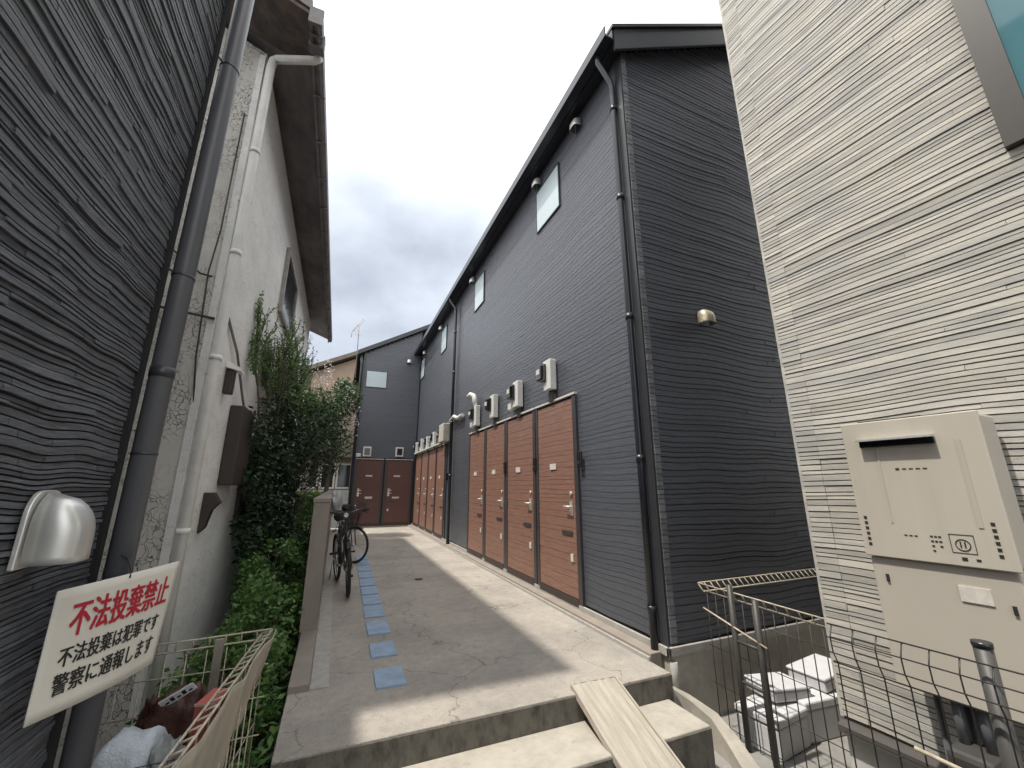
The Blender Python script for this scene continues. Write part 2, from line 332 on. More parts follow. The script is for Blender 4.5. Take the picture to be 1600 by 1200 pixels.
# curved kerb at the right end of the step
b = MB(); pts = []
cpts = [(2.40, 2.86, -.10), (2.50, 2.84, -.13), (2.62, 2.74, -.2), (2.68, 2.58, -.26), (2.66, 2.42, -.33), (2.60, 2.26, -.38), (2.62, 2.08, -.42)]
for (x, y, z) in cpts:
    pts.append((x, y, z))
for i, (a, c) in enumerate(zip(pts, pts[1:])):
    da = Vector((c[0]-a[0], c[1]-a[1], 0)).normalized(); nn = Vector((-da.y, da.x, 0))*.055
    for s in (1,): 
        A = Vector(a); C = Vector(c)
        if i == 0: pn = nn
        q = [A-pn, A+pn, C+nn, C-nn]
        lo = [Vector((k.x, k.y, -.6)) for k in q]
        b.quad(q[0], q[3], q[2], q[1], True)
        b.quad(lo[0], q[0], q[1], lo[1]); b.quad(q[1], q[2], lo[2], lo[1]); b.quad(q[0], lo[0], lo[3], q[3]); b.quad(q[2], q[3], lo[3], lo[2])
        pn = nn
struct(b.build('curved_kerb', CONCB))
# drain strip beside the parapet
b = MB(); y = 3.46
while y < 14.6:
    b.box(-.035, .085, y, min(y+.596, 14.7), -.02, .010); y += .6
struct(b.build('drain_strip', CURBG, bevel=.003))
b = MB(); b.box(-.17, -.04, 3.46, 4.62, -.02, .045); struct(b.build('lane_edge_kerb', PARA, bevel=.006))
# blue tiles
tl = [(3.28, .33), (3.83, .34), (4.38, .42), (4.93, .45), (5.44, .44), (5.93, .44), (6.42, .48), (6.95, .5), (7.5, .5), (8.05, .5), (8.6, .5)]
nm = ['nearest blue square tile by the front edge of the lane, set apart', 'blue tile set apart, second from the front edge of the lane']
for i, (y, ln) in enumerate(tl):
    b = MB(); a = .382 + .012*i*.8; M = Matrix.Translation((a+.105, y+ln/2, 0)) @ Matrix.Rotation(radians(rnd.uniform(-1.6, 1.6)), 4, 'Z')
    b.box(-.103, .103, -ln/2+.012, ln/2-.012, -.01, .016, M)
    o = b.build('blue_tile', BLUET, bevel=.004)
    if i == 0: lb = nm[0]
    elif i == 1: lb = nm[1]
    else: lb = ['', '', 'blue tile third from the front edge of the lane', 'blue tile fourth from the front edge of the lane', 'blue tile fifth from the front, ahead of the bicycle wheel', 'blue tile sixth from the front, beside the front wheel of the near bicycle', 'blue tile seventh from the front, beside the near bicycle pedals', 'blue tile eighth from the front, beside the near bicycle saddle', 'blue tile ninth from the front, beside the near bicycle rear wheel', 'blue tile tenth from the front, just before the far bicycle', 'farthest blue tile, beside the far bicycle'][i]
    tag(o, lb, 'tile', 'blue tiles in a row along the lane')
# drain cover
b = MB(); b.tube([(1.27, 6.6, -.004), (1.27, 6.6, .006)], .06, 24); tag(b.build('drain_cover', PIPEB), 'small round dark drain cover in the middle of the concrete lane', 'drain cover')
# parapet wall along the left
pw = thing('parapet_wall', 'taupe low wall along the left edge of the lane', 'wall', (-.12, 4.6, 0))
box('wall', PARA, pw, -.185, -.045, 4.62, 14.9, -.8, 1.19, bevel=.004)
box('coping', PARA, pw, -.197, -.033, 4.60, 14.9, 1.192, 1.235, bevel=.006)
box('end_cap', PARA, pw, -.187, -.043, 4.606, 4.619, .045, 1.19)

# ramp slab
rp = MB()
A0 = Vector((1.61, 2.78, .030)); A1 = Vector((1.97, 2.76, .030)); B0 = Vector((1.62, 1.62, -.440)); B1 = Vector((1.99, 1.60, -.440))
nl = 10
def rpt(u, v, d):
    p = A0.lerp(A1, u).lerp(B0.lerp(B1, u), v); return (p.x, p.y, p.z + d)
W_ = 24
for k in range(W_):
    u0, u1 = k/W_, (k+1)/W_
    def hh(u, v): return .006+.004*noise.noise(Vector((u*11, v*1.4, 2))) + -.0075*abs(sin(u*15 + 2.2*noise.noise(Vector((u*2, v*2.2, 5)))))
    for j in range(40):
        v0, v1 = j/40, (j+1)/40
        rp.quad(rpt(u0, v0, hh(u0, v0)), rpt(u0, v1, hh(u0, v1)), rpt(u1, v1, hh(u1, v1)), rpt(u1, v0, hh(u1, v0)), True)
for a, bb in (((0, 0), (0, 1)), ((0, 1), (1, 1)), ((1, 1), (1, 0)), ((1, 0), (0, 0))):
    rp.quad(rpt(*a, 0.004), rpt(*bb, 0.004), rpt(*bb, -.03), rpt(*a, -.03))
rp.quad(rpt(0, 0, -.03), rpt(1, 0, -.03), rpt(1, 1, -.03), rpt(0, 1, -.03))
rt = thing('ramp_board', 'pale grooved board laid down the steps as a ramp', 'ramp', (1.8, 2.2, -.15))
rp.build('board', CARD, rt)
for x0, x1 in ((.0, .035), (.965, 1.0)):
    b = MB(); q = [rpt(x0, 0, .004), rpt(x1, 0, .004), rpt(x1, 1, .004), rpt(x0, 1, .004)]; t = [rpt(x0, 0, .013), rpt(x1, 0, .013), rpt(x1, 1, .013), rpt(x0, 1, .013)]
    b.quad(*t); 
    for k in range(4): b.quad(q[k], q[(k+1) % 4], t[(k+1) % 4], t[k])
    b.build('edge_strip', CARD, rt)

# ================================================================== BLACK APARTMENT BUILDING
XW = 2.6; YE = 2.9; SL = .58; ZE = 6.40
bb = thing('apartment_building', 'long charcoal apartment building with red-brown doors along the lane', 'building', (XW, YE, 0))
def gable_z(x): return ZE + SL*(x - XW)
b = MB(); b.prism([(XW, .08), (9, .08), (9, gable_z(9)), (XW, gable_z(XW))], YE, 15.28, lambda p, t: (p[0], t, p[1])); b.build('wall', BLACKB, bb)
# foundation
b = MB(); b.box(XW-.02, 9, YE-.02, 15.2, -.9, .075); b.build('foundation', CONCB, bb, bevel=.004)
b = MB(); b.box(XW-.045, 9, YE-.05, YE-.021, .035, .10); b.box(XW-.045, XW-.021, YE-.05, 15.19, .035, .10); b.build('base_flashing', CURBG, bb, bevel=.004)
b = MB(); b.box(2.445, XW-.046, YE+.04, 15.19, -.2, .052); b.build('plinth', PARA, bb, bevel=.004)
b = MB(); b.box(2.425, 2.4445, YE+.04, 15.19, -.05, .030); b.build('plinth_lip', CURBG, bb, bevel=.003)
D1 = [(4.17, 5.13), (5.28, 6.26), (6.39, 7.32), (7.44, 8.38)]
D2 = [(10.62, 11.55), (11.72, 12.66), (12.82, 13.78), (13.92, 14.9)]
holes = [(a-.05, c+.05, 0, 2.44) for a, c in D1+D2]
siding('siding', BLACK, bb, lambda u, v, d: (XW-d-.001, u, v), YE+.075, 15.18, .11, ZE-.02, (.045, .075), (1.8, 3.2), (.0015, .0028), (.0082, .0096), wave=.028, wsc=1.7, step=.2, seed=3, joints=(5.9, 8.9, 11.9), holes=holes)
siding('siding', BLACK, bb, lambda u, v, d: (u, YE-d-.001, v), XW+.075, 6.6, .11, 9, (.040, .068), (1.2, 2.2), (.003, .007), (.0090, .0118), wave=.034, wsc=1.6, top=lambda x: gable_z(x)-.02, step=.14, seed=4)
# dark blank strip between door sets, corner trims
b = MB(); b.box(XW-.02, XW, YE-.0, YE+.074, .10, ZE); b.box(XW-.02, XW+.072, YE-.022, YE-.001, .10, ZE+.0); b.build('corner_trim', TRIM, bb, bevel=.003)
# textured corner strips: little blocks
r = random.Random(5); b = MB(); z = .12
while z < 6.3:
    h = r.uniform(.03, .07)
    b.box(XW+.004, XW+.068, YE-.027-r.uniform(0, .006), YE-.022, z, z+h-.006); z += h
b.build('corner_blocks', mat('corner_grey', (.16, .165, .175), .45, var=.2, vs=20, bump=.5, island=.25), bb)
# roof
def roof(parent, xe, ze, slope, y0, y1, x1, th, m=TRIM):
    b = MB(); f = lambda p, t: (p[0], t, p[1])
    b.prism([(xe, ze), (x1, ze+slope*(x1-xe)), (x1, ze+slope*(x1-xe)+th), (xe, ze+th)], y0, y1, f); return b.build('roof', m, parent)
rf = roof(bb, 2.42, 6.335, SL, 2.80, 15.7, 9, .10)
b = MB(); b.prism([(2.44, 6.16), (9, 6.16+SL*6.56), (9, 6.16+SL*6.56+.30), (2.44, 6.46)], 2.765, 2.799, lambda p, t: (p[0], t, p[1])); b.build('fascia', TRIM, bb, bevel=.004)
b = MB(); b.prism([(2.40, 6.44), (9, 6.44+SL*6.60), (9, 6.44+SL*6.60+.05), (2.40, 6.49)], 2.74, 15.72, lambda p, t: (p[0], t, p[1])); b.build('roof_edge', PIPEB, bb, bevel=.003)
b = MB(); b.box(2.44, XW-.016, 2.80, 15.2, 6.30, 6.33); b.build('soffit', PIPEB, bb)
b = MB(); b.prism([(2.30, 6.28), (2.42, 6.28), (2.42, 6.42), (2.405, 6.42), (2.405, 6.30), (2.315, 6.30), (2.315, 6.42), (2.30, 6.42)], 2.76, 15.7, lambda p, t: (p[0], t, p[1])); b.build('gutter', PIPEB, bb)
# downpipes
b = MB(); b.tube([(2.36, 3.00, 6.30), (2.37, 3.0, 6.2), (2.53, 3.0, 5.98), (2.545, 3.0, 5.9), (2.545, 3.0, 1.6), (2.545, 3.0, .02)], .033, 14); p1 = b.build('downpipe', PIPEB, bb)
b = MB(); b.tube([(2.545, 3.0, .03), (2.545, 3.0, -.20)], .036, 14); b.tube([(2.60, 2.86, -.0), (2.60, 2.86, -.2)], .03, 12); build_each(b, 'lower_pipe', CURBG, bb)
b = MB()
for z in (5.6, 4.4, 3.0, 1.6, .35): b.tube([(2.545, 3.0, z-.03), (2.545, 3.0, z+.03)], .040, 14)
build_each(b, 'pipe_bracket', PIPEB, p1)
b = MB(); b.tube([(2.36, 9.85, 6.30), (2.37, 9.85, 6.2), (2.50, 9.83, 6.02), (2.51, 9.8, 5.9), (2.51, 9.8, .02)], .036, 12); p2 = b.build('downpipe', PIPEB, bb)
b = MB()
for z in (5.3, 4.2, 2.9, 1.6): b.tube([(2.51, 9.8, z-.03), (2.51, 9.8, z+.03)], .042, 12)
build_each(b, 'pipe_bracket', PIPEB, p2)

# doors ---------------------------------------------------------------
def door(parent, P, u0, u1, z0, z1, plates, handle_side=1, seed=0, leaf=None):
    """P(u, d, z) -> point, d = distance out of the wall"""
    r = random.Random(seed); b = MB()
    def bx(mb, ua, ub, da, db, za, zb):
        i = len(mb.v); mb.v += [tuple(P(*q)) for q in ((ua,da,za),(ub,da,za),(ub,db,za),(ua,db,za),(ua,da,zb),(ub,da,zb),(ub,db,zb),(ua,db,zb))]
        for f in ((0,3,2,1),(4,5,6,7),(0,1,5,4),(1,2,6,5),(2,3,7,6),(3,0,4,7)): mb.f.append(tuple(i+k for k in f)); mb.sm.append(False)
    # door leaf: horizontal ribbed boards
    z = z0+.02
    while z < z1-.02:
        h = min(r.uniform(.045, .11), z1-.02-z)
        bx(b, u0+.012, u1-.012, 0, .030 + r.uniform(0, .003), z, z+max(h-.003, .002)); z += h
    dr = b.build('door', leaf or DOORM, parent)
    b = MB(); bx(b, u0-.07, u0+.010, 0, .040, z0-.04, z1+.01); bx(b, u1-.010, u1+.055, 0, .040, z0-.04, z1+.01); b.build('frame', DOORD, dr)
    b = MB(); bx(b, u0-.07, u1+.055, 0, .052, z1+.011, z1+.035); b.build('head_trim', LABELM, dr)
    b = MB(); bx(b, u0+.01, u1-.01, 0, .045, z0-.06, z0+.012); b.build('sill', BROWNB, dr)
    w = u1-u0
    for (fu, z, pw, ph) in plates:
        b = MB(); c = u0+w*fu; bx(b, c-pw/2, c+pw/2, .034, .042, z, z+ph); b.build('name_plate', LABELM, dr)
    hu = u0+.10 if handle_side > 0 else u1-.10
    b = MB(); bx(b, hu-.03, hu+.03, .034, .046, 1.02, 1.18); b.tube([P(hu, .046, 1.12), P(hu, .085, 1.12)], .011, 8); b.tube([P(hu, .082, 1.12), P(hu+.11*handle_side, .082, 1.12)], .010, 8); b.build('handle', STEEL, dr)
    b = MB(); b.tube([P(hu, .034, 1.27), P(hu, .050, 1.27)], .022, 12); b.build('lock', STEEL, dr)
    b = MB(); bx(b, hu+.0, hu+.24*handle_side, .034, .042, .80, .845) if handle_side > 0 else bx(b, hu-.24, hu, .034, .042, .80, .845); b.build('mail_slot', DOORD, dr)
    b = MB(); bx(b, hu-.012, hu+.04, .034, .048, .52, .60); b.build('lower_lock', LABELM, dr)
    return dr
for i, (a, c) in enumerate(D1+D2):
    door(bb, lambda u, d, z: (XW-d-.002, u, z), a, c, .13, 2.43, [(.55, 1.56, .16, .075)], 1, 20+i)
# extra dark frame between the doors of the near group, top trims
for ys, dz in ((5.205, 0), (6.325, 0), (7.38, 0)):
    b = MB(); b.box(XW-.030, XW-.012, ys-.012, ys+.018, .1, 2.42); b.build('mullion', BROWNB, bb)
for k, ys in enumerate((4.03, 5.21, 6.33)):
    b = MB(); b.box(XW-.066, XW-.0425, ys-.04, ys+.04, 1.56, 1.74); ic = b.build('intercom', DARKGL, bb, bevel=.003)
    b = MB(); b.box(XW-.070, XW-.0665, ys-.015, ys+.022, 1.60, 1.635); b.build('button', TRIM, ic)
b = MB(); b.box(XW-.05, XW-.014, 10.30, 10.38, 1.5, 1.68); b.build('intercom', DARKGL, bb)
# pale flat panel and duct cover between the door groups
box('jamb_cover', TRIM, bb, XW-.035, XW-.012, 10.42, 10.53, .1, 2.4, bevel=.003)
b = MB(); b.box(XW-.20, XW-.015, 10.25, 10.75, 2.47, 2.95); b.build('duct_cover', mat('duct_cover', (.42, .38, .32), .6, var=.2), bb, bevel=.02)
b = MB(); b.tube([(XW-.08, 10.0, 2.95), (XW-.09, 9.6, 3.02), (XW-.08, 9.3, 2.93), (XW-.08, 8.9, 2.95)], .045, 12); b.build('duct', WHITEP, bb)

# electric meters
def meter(parent, P, u, z, kind=0, s=1):
    b = MB()
    def bx(mb, ua, ub, da, db, za, zb):
        i = len(mb.v); mb.v += [tuple(P(*q)) for q in ((u+ua*s,da*s,z+za*s),(u+ub*s,da*s,z+za*s),(u+ub*s,db*s,z+za*s),(u+ua*s,db*s,z+za*s),(u+ua*s,da*s,z+zb*s),(u+ub*s,da*s,z+zb*s),(u+ub*s,db*s,z+zb*s),(u+ua*s,db*s,z+zb*s))]
        for f in ((0,3,2,1),(4,5,6,7),(0,1,5,4),(1,2,6,5),(2,3,7,6),(3,0,4,7)): mb.f.append(tuple(i+k for k in f)); mb.sm.append(False)
    bx(b, -.10, .10, .015, .115, 0, .42); m = b.build('meter_box', WHITEP, parent, bevel=.012*s)
    b = MB(); bx(b, .06, .20, .118, .175, .16, .36); bx(b, .0, .14, .116, .150, .13, .37); b.build('meter_dial', DARKGL, m, bevel=.012*s)
    b = MB(); bx(b, .08, .18, .176, .182, .24, .31); b.build('meter_plate', LABELM, m)
    if kind == 1:
        b = MB(); bx(b, .10, .34, .02, .10, .0, .11); b.build('cable_box', WHITEP, m, bevel=.01*s)
    b = MB(); bx(b, -.05, .05, .03, .055, -.15, -.002); b.build('cable_clip', BROWNB, m)
    return m
PW = lambda u, d, z: (XW-d-.012, u, z)
meter(bb, PW, 4.66, 2.60, 0); meter(bb, PW, 5.74, 2.56, 1); meter(bb, PW, 6.83, 2.56, 0)
m4 = meter(bb, PW, 7.86, 2.55, 1)
b = MB(); b.tube([(XW-.10, 7.92, 2.95), (XW-.10, 7.92, 3.12), (XW-.12, 7.95, 3.2), (XW-.17, 8.0, 3.23), (XW-.2, 8.06, 3.18)], .055, 12); b.build('vent_elbow', WHITEP, m4)
for i in range(5): meter(bb, PW, 10.95+.95*i, 2.50 + .03*(i % 2), i % 2, .9)
b = MB(); b.box(XW-.12, XW-.016, 10.95, 15.0, 2.475, 2.51); b.build('cable_tray', WHITEP, bb)
# windows
def window(parent, P, u0, u1, z0, z1, pane, frame, fw=.03, dd=.03):
    def bx(mb, ua, ub, da, db, za, zb):
        i = len(mb.v); mb.v += [tuple(P(*q)) for q in ((ua,da,za),(ub,da,za),(ub,db,za),(ua,db,za),(ua,da,zb),(ub,da,zb),(ub,db,zb),(ua,db,zb))]
        for f in ((0,3,2,1),(4,5,6,7),(0,1,5,4),(1,2,6,5),(2,3,7,6),(3,0,4,7)): mb.f.append(tuple(i+k for k in f)); mb.sm.append(False)
    b = MB(); bx(b, u0, u0+fw, .002, dd, z0, z1); bx(b, u1-fw, u1, .002, dd, z0, z1); bx(b, u0+fw, u1-fw, .002, dd, z0, z0+fw); bx(b, u0+fw, u1-fw, .002, dd, z1-fw, z1)
    f = b.build('window', frame, parent)
    b = MB(); bx(b, u0+fw, u1-fw, .002, dd*.6, z0+fw, z1-fw); b.build('pane', pane, f); return f
def hood(parent, P, u, z, s=1, m=None, name='vent_hood', wd=0, ht_=0, dp=0):
    """bell-shaped vent cap: flat back, domed top, open bottom"""
    b = MB(); n = 10; W2 = (wd or .085*s); H = (ht_ or .17*s); Dp = (dp or .11*s); rows = []
    for k in range(n+1):
        t = k/n; z_ = z + H*t
        prot = Dp*sqrt(max(0, 1-(max(0, t-.35)/.65)**2)) if t > .35 else Dp
        ww = W2*(1 if t < .55 else sqrt(max(0.0, 1-((t-.55)/.47)**2)))
        ring = []
        for q in range(9):
            a = pi*q/8; cx = -cos(a); sx = sin(a)
            ring.append(P(u + ww*(abs(cx)**.55)*(1 if cx > 0 else -1), prot*(sx**.55)+.013, z_))
        rows.append(ring)
    for a, c in zip(rows, rows[1:]):
        for q in range(8): b.quad(a[q], a[q+1], c[q+1], c[q], True)
    o = b.build(name, m or STEEL, parent)
    bm = bmesh.new(); bm.from_mesh(o.data); bmesh.ops.remove_doubles(bm, verts=bm.verts, dist=.0005); bm.to_mesh(o.data); bm.free()
    sd_ = o.modifiers.new('solid', 'SOLIDIFY'); sd_.thickness = .002
    return o
for u0, u1 in ((4.33, 5.08), (7.68, 8.36), (11.05, 11.72), (14.35, 15.05)): window(bb, PW, u0, u1, 5.27, 6.02, GLASSL, TRIM, .018, .022)
for y in (3.78, 4.98, 8.45, 11.7, 14.3): hood(bb, PW, y, 6.07, .95, STEEL)
hood(bb, lambda u, d, z: (u, YE-d-.012, z), 3.42, 3.0, 1.0, STEELD)

# ================================================================== FAR WING
YF = 15.2
fb = thing('gabled_building', 'dark grey gabled building closing the far end of the lane', 'building', (.5, YF, 0))
SF = .56
def fz(x): return 6.13 + SF*(x-.40)
b = MB(); b.prism([(.50, .02), (2.585, .02), (2.585, fz(2.585)), (.50, fz(.5))], YF, 15.27, lambda p, t: (p[0], t, p[1]))
b.prism([(.50, -.5), (9, -.5), (9, fz(9)), (.50, fz(.5))], 15.74, 22, lambda p, t: (p[0], t, p[1]))
b.prism([(.501, -.5), (2.585, -.5), (2.585, fz(2.585)), (.501, fz(.501))], 15.2705, 15.7395, lambda p, t: (p[0], t, p[1]))
b.build('wall', BLACKB, fb)
siding('siding', BLACK, fb, lambda u, v, d: (u, YF-d-.001, v), .56, 2.56, .11, 8, (.06, .09), (1.5, 2.6), (.002, .003), (.009, .0095), wave=.004, wsc=1.3, top=lambda x: fz(x)-.02, step=.25, seed=14, holes=[(.5, 2.55, 0, 2.3)])
b = MB(); b.prism([(2.6, 7.1), (5.5, 7.1), (5.5, fz(5.5)), (2.6, fz(2.6))], 15.73, 15.7395, lambda p, t: (p[0], t, p[1])); b.build('upper_siding', BLACK, fb)
b = MB(); b.box(.50, .57, YF-.022, YF-.001, .05, fz(.5)); b.build('corner_trim', TRIM, fb)
b = MB(); b.prism([(.26, 6.02), (2.42, 6.02+SF*2.16), (2.42, 6.02+SF*2.16+.16), (.26, 6.18)], YF-.16, 22.2, lambda p, t: (p[0], t, p[1]))
b.prism([(2.4201, 6.02+SF*2.1601), (9, 6.02+SF*8.74), (9, 6.02+SF*8.74+.16), (2.4201, 6.02+SF*2.1601+.16)], YF-.16, 22.2, lambda p, t: (p[0], t, p[1])); b.build('roof', TRIM, fb)
b = MB(); b.box(.2, 2.44, YF-.09, YF-.001, -.1, .05); b.build('plinth', PARA, fb)
PF = lambda u, d, z: (u, YF-d-.012, z)
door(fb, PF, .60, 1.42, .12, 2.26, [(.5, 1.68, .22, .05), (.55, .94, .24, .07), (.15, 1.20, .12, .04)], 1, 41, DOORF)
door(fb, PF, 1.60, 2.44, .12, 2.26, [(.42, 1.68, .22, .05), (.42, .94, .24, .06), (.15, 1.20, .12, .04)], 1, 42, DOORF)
window(fb, PF, .62, 1.36, 4.86, 5.5, GLASSL, TRIM, .02, .025)
def smallbox(u, z):
    b = MB(); f = lambda x0, x1, d0, d1, z0, z1: b.box(x0, x1, YF-.012-d1, YF-.012-d0, z0, z1)
    f(u-.14, u+.14, .01, .11, z, z+.34); m = b.build('meter_box', WHITEP, fb, bevel=.02)
    b = MB(); b.box(u-.09, u+.09, YF-.012-.125, YF-.012-.112, z+.06, z+.29); b.build('meter_dial', DARKGL, m)
smallbox(.88, 2.36); smallbox(1.98, 2.38)
b = MB(); b.box(.52, .68, YF-.12, YF-.02, 2.34, 2.46); b.build('cable_box', WHITEP, fb, bevel=.02)
hood(fb, PF, 2.12, 5.92, 1.0, STEEL)
b = MB(); b.tube([(.40, YF-.08, 6.05), (.44, YF-.08, 5.7), (.46, YF-.08, .0)], .05, 12); b.build('downpipe', PIPEB, fb)
an = thing('antenna', 'thin television antenna on a mast above the dark far building', 'antenna', (.26, 15.35, 6.2))
b = MB(); b.tube([(.26, 15.35, 5.2), (.22, 15.35, 7.0), (.20, 15.35, 7.25)], .016, 8); b.build('mast', GALV, an)
b = MB(); b.tube([(.0, 15.3, 6.95), (.34, 15.35, 7.55)], .012, 6)
for k in range(6):
    c = Vector((.03+.055*k, 15.305+.008*k, 7.0+.10*k)); b.tube([c+Vector((-.10, .05, .06)), c+Vector((.10, -.05, -.06))], .007, 5)
b.tube([(.10, 15.3, 6.85), (.30, 15.3, 6.85)], .008, 5); b.tube([(-.02, 15.3, 6.72), (.0, 15.3, 7.05)], .012, 5)
b.build('aerial', GALV, an)

# tan building behind
tb = thing('tan_house', 'tan rendered house with sloping roof beyond the end of the lane', 'house', (-1, 20.5, -.5))
b = MB(); b.prism([(-5, -.5), (2.6, -.5), (2.6, 8.45), (-5, 4.7)], 20, 25, lambda p, t: (p[0], t, p[1])); b.build('wall', TAN, tb)
b = MB(); b.prism([(-5.2, 4.7), (2.7, 8.58), (2.7, 8.78), (-5.2, 4.9)], 19.6, 25, lambda p, t: (p[0], t, p[1])); b.build('roof', TANR, tb)
b = MB(); b.box(-5, 2.6, 19.5, 20, 3.05, 3.45); b.box(-5, 2.6, 19.5, 19.53, 2.6, 3.05); b.build('canopy', TANR, tb)
b = MB(); b.box(-3.0, 1.5, 18.0, 18.15, -.5, 1.2); tag(b.build('garden_wall', mat('pale_block', (.42, .42, .38), .9, var=.15)), 'pale low block wall in front of the tan house', 'wall')
PT = lambda u, d, z: (u, 20-d, z)
for u0, u1 in ((-2.3, -1.4), (-1.25, -.75), (-.70, -.10), (-.05, .62)):
    window(tb, PT, u0, u1, 1.25, 2.35, GLASSD, LABELM, .07, .05)
# white structure behind the tree
wh = thing('white_outbuilding', 'small weathered white outbuilding behind the dark tree', 'shed', (-1.3, 12.6, -.5))
b = MB(); b.box(-2.6, -.85, 12.2, 15, -.5, 3.6); b.build('wall', mat('white_block', (.50, .50, .49), .9, var=.3, vs=3, stain=.5, stainc=(.2, .2, .2)), wh)
b = MB(); b.box(-2.7, -.78, 12.1, 15.1, 3.6, 3.72); b.build('roof', TANR, wh)

# ================================================================== STUCCO HOUSE (left)
sh = thing('stucco_house', 'old off-white stucco house with brown eaves on the left', 'house', (-1, 3.65, -.5))
SS = .38
def sz(x): return 5.36 + SS*(-1-x)
b = MB(); b.prism([(-1, -.5), (-6, -.5), (-6, sz(-6)), (-1, sz(-1))], 3.66, 10.8, lambda p, t: (p[0], t, p[1])); b.build('wall', STUC, sh)
b = MB(); b.prism([(-1.004, -.5), (-6, -.5), (-6, sz(-6)), (-1.004, sz(-1))], 3.64, 3.659, lambda p, t: (p[0], t, p[1])); b.build('end_wall', STUCR, sh)
# joints on the end wall
b = MB(); b.box(-1.05, -1.0025, 3.612, 3.639, -.5, 5.3); b.build('corner_bead', STUC, sh)
b = MB(); b.prism([(-.60, 5.30), (-6, 5.30+SS*5.4), (-6, 5.34+SS*5.4), (-.60, 5.34)], 3.60, 11.7, lambda p, t: (p[0], t, p[1])); b.build('soffit', SOFF, sh)
b = MB(); b.prism([(-.60, 5.30), (-6, 5.30+SS*5.4), (-6, 5.34+SS*5.4), (-.60, 5.34)], 3.06, 3.599, lambda p, t: (p[0], t, p[1])); b.build('end_soffit', SOFFP, sh)
b = MB(); b.prism([(-.59, 5.342), (-6, 5.342+SS*5.41), (-6, 5.44+SS*5.41), (-.59, 5.44)], 3.04, 11.8, lambda p, t: (p[0], t, p[1])); b.build('roof', GUTB, sh)
b = MB(); b.box(-.598, -.575, 3.05, 11.75, 5.22, 5.338); b.build('fascia', GUTB, sh)
b = MB(); b.prism([(-.574, 5.24), (-.53, 5.22), (-.50, 5.25), (-.495, 5.34), (-.505, 5.34), (-.51, 5.26), (-.535, 5.235), (-.574, 5.25)], 3.05, 11.7, lambda p, t: (p[0], t, p[1])); b.build('gutter', GUTB, sh)
b = MB()
for y in [3.15+.62*i for i in range(14)]: b.box(-.60, -.49, y, y+.02, 5.205, 5.219)
b.box(-.61, -.485, 3.24, 3.32, 5.19, 5.345); b.box(-.60, -.49, 3.03, 3.06, 5.19, 5.36)
build_each(b, 'gutter_bracket', GUTB, sh)
b = MB(); b.tube([(-.53, 3.38, 5.24), (-.54, 3.38, 5.22), (-.57, 3.40, 5.21), (-.90, 3.57, 5.26), (-.93, 3.58, 5.24), (-.94, 3.58, 5.15), (-.94, 3.58, 2.6), (-.94, 3.58, -.5)], .036, 14); wp = b.build('downpipe', WPIPE, sh)
b = MB()
for z in (4.2, 3.2, 2.3, 1.05): b.tube([(-.94, 3.58, z-.02), (-.94, 3.58, z+.02)], .041, 14)
for z in (3.72, 2.18): b.tube([(-1.0, 3.62, z), (-.90, 3.62, z)], .008, 6)
build_each(b, 'pipe_collar', WPIPE, wp)
# cables on the end wall
b = MB(); b.tube([(-1.08, 3.62, 4.6), (-1.075, 3.60, 3.4), (-1.10, 3.6, 3.0), (-1.07, 3.6, 2.3), (-1.03, 3.62, 1.9)], .006, 6)
b.tube([(-1.9, 3.62, 3.3), (-1.45, 3.61, 3.22), (-1.15, 3.6, 2.98), (-1.0, 3.7, 3.0)], .008, 6)
b.tube([(-1.9, 3.6, 2.72), (-1.0, 3.6, 2.62)], .010, 6); b.build('cable', BROWNB, sh)
b = MB(); b.tube([(-.99, 3.9, 2.75), (-.97, 4.3, 2.55), (-.95, 4.7, 2.2), (-.94, 5.2, 1.9), (-.95, 5.6, 1.9)], .012, 6); b.build('cable', GUTB, sh)
PS = lambda u, d, z: (-1+d, u, z)
window(sh, PS, 6.1, 7.5, 3.75, 4.75, GLASSD, CURBG, .07, .05)
window(sh, PS, 5.4, 6.6, .9, 1.9, GLASSD, BROWNB, .05, .04)
box('shutter_box', BROWNB, sh, -.998, -.88, 4.50, 5.05, 1.36, 2.10, bevel=.01)
box('vent_box', BROWNB, sh, -.998, -.93, 4.14, 4.22, 2.14, 2.36, bevel=.01)
b = MB(); b.prism([(-.998, 2.43), (-.88, 2.37), (-.88, 2.34), (-.998, 2.37)], 4.10, 4.26, lambda p, t: (p[0], t, p[1])); b.build('vent_cap', WPIPE, sh)
b = MB(); b.prism([(-.998, 1.30), (-.93, 1.30), (-.88, 1.22), (-.93, 1.16), (-.96, 1.02), (-.998, .98)], 4.15, 4.24, lambda p, t: (p[0], t, p[1])); b.build('broken_bracket', BROWNB, sh)
b = MB(); b.box(-.998, -.985, 3.9, 10.8, -.5, -.1); b.build('plinth', CURBG, sh)

# ================================================================== DARK SLATE HOUSE (near left)
XL = -.62; YL = 1.60
dh = thing('slate_house', 'house clad in rough dark slate-like siding, nearest on the left', 'house', (XL, YL, -.5))
b = MB(); b.box(-5, XL, -2.5, YL, -.5, 5.4); b.build('wall', SLATEB, dh)
siding('siding', SLATE, dh, lambda u, v, d: (XL+d+.0005, u, v), -.2, YL-.012, -.44, 5.36, (.009, .021), (.10, .62), (.0015, .0040), (.003, .010), wave=.011, wsc=6, step=.03, seed=8)
siding('siding', SLATE, dh, lambda u, v, d: (u, YL+d+.0005, v), -2.4, XL-.002, -.44, 5.36, (.012, .03), (.15, .6), (.003, .006), (.002, .01), seed=9)
b = MB(); b.box(XL-.01, XL+.017, YL-.011, YL+.013, -.5, 5.4); b.build('corner_trim', SLATEB, dh)
b = MB(); b.box(-5.2, -.50, -2.7, YL+.08, 5.4, 5.55); b.build('roof', TRIM, dh)
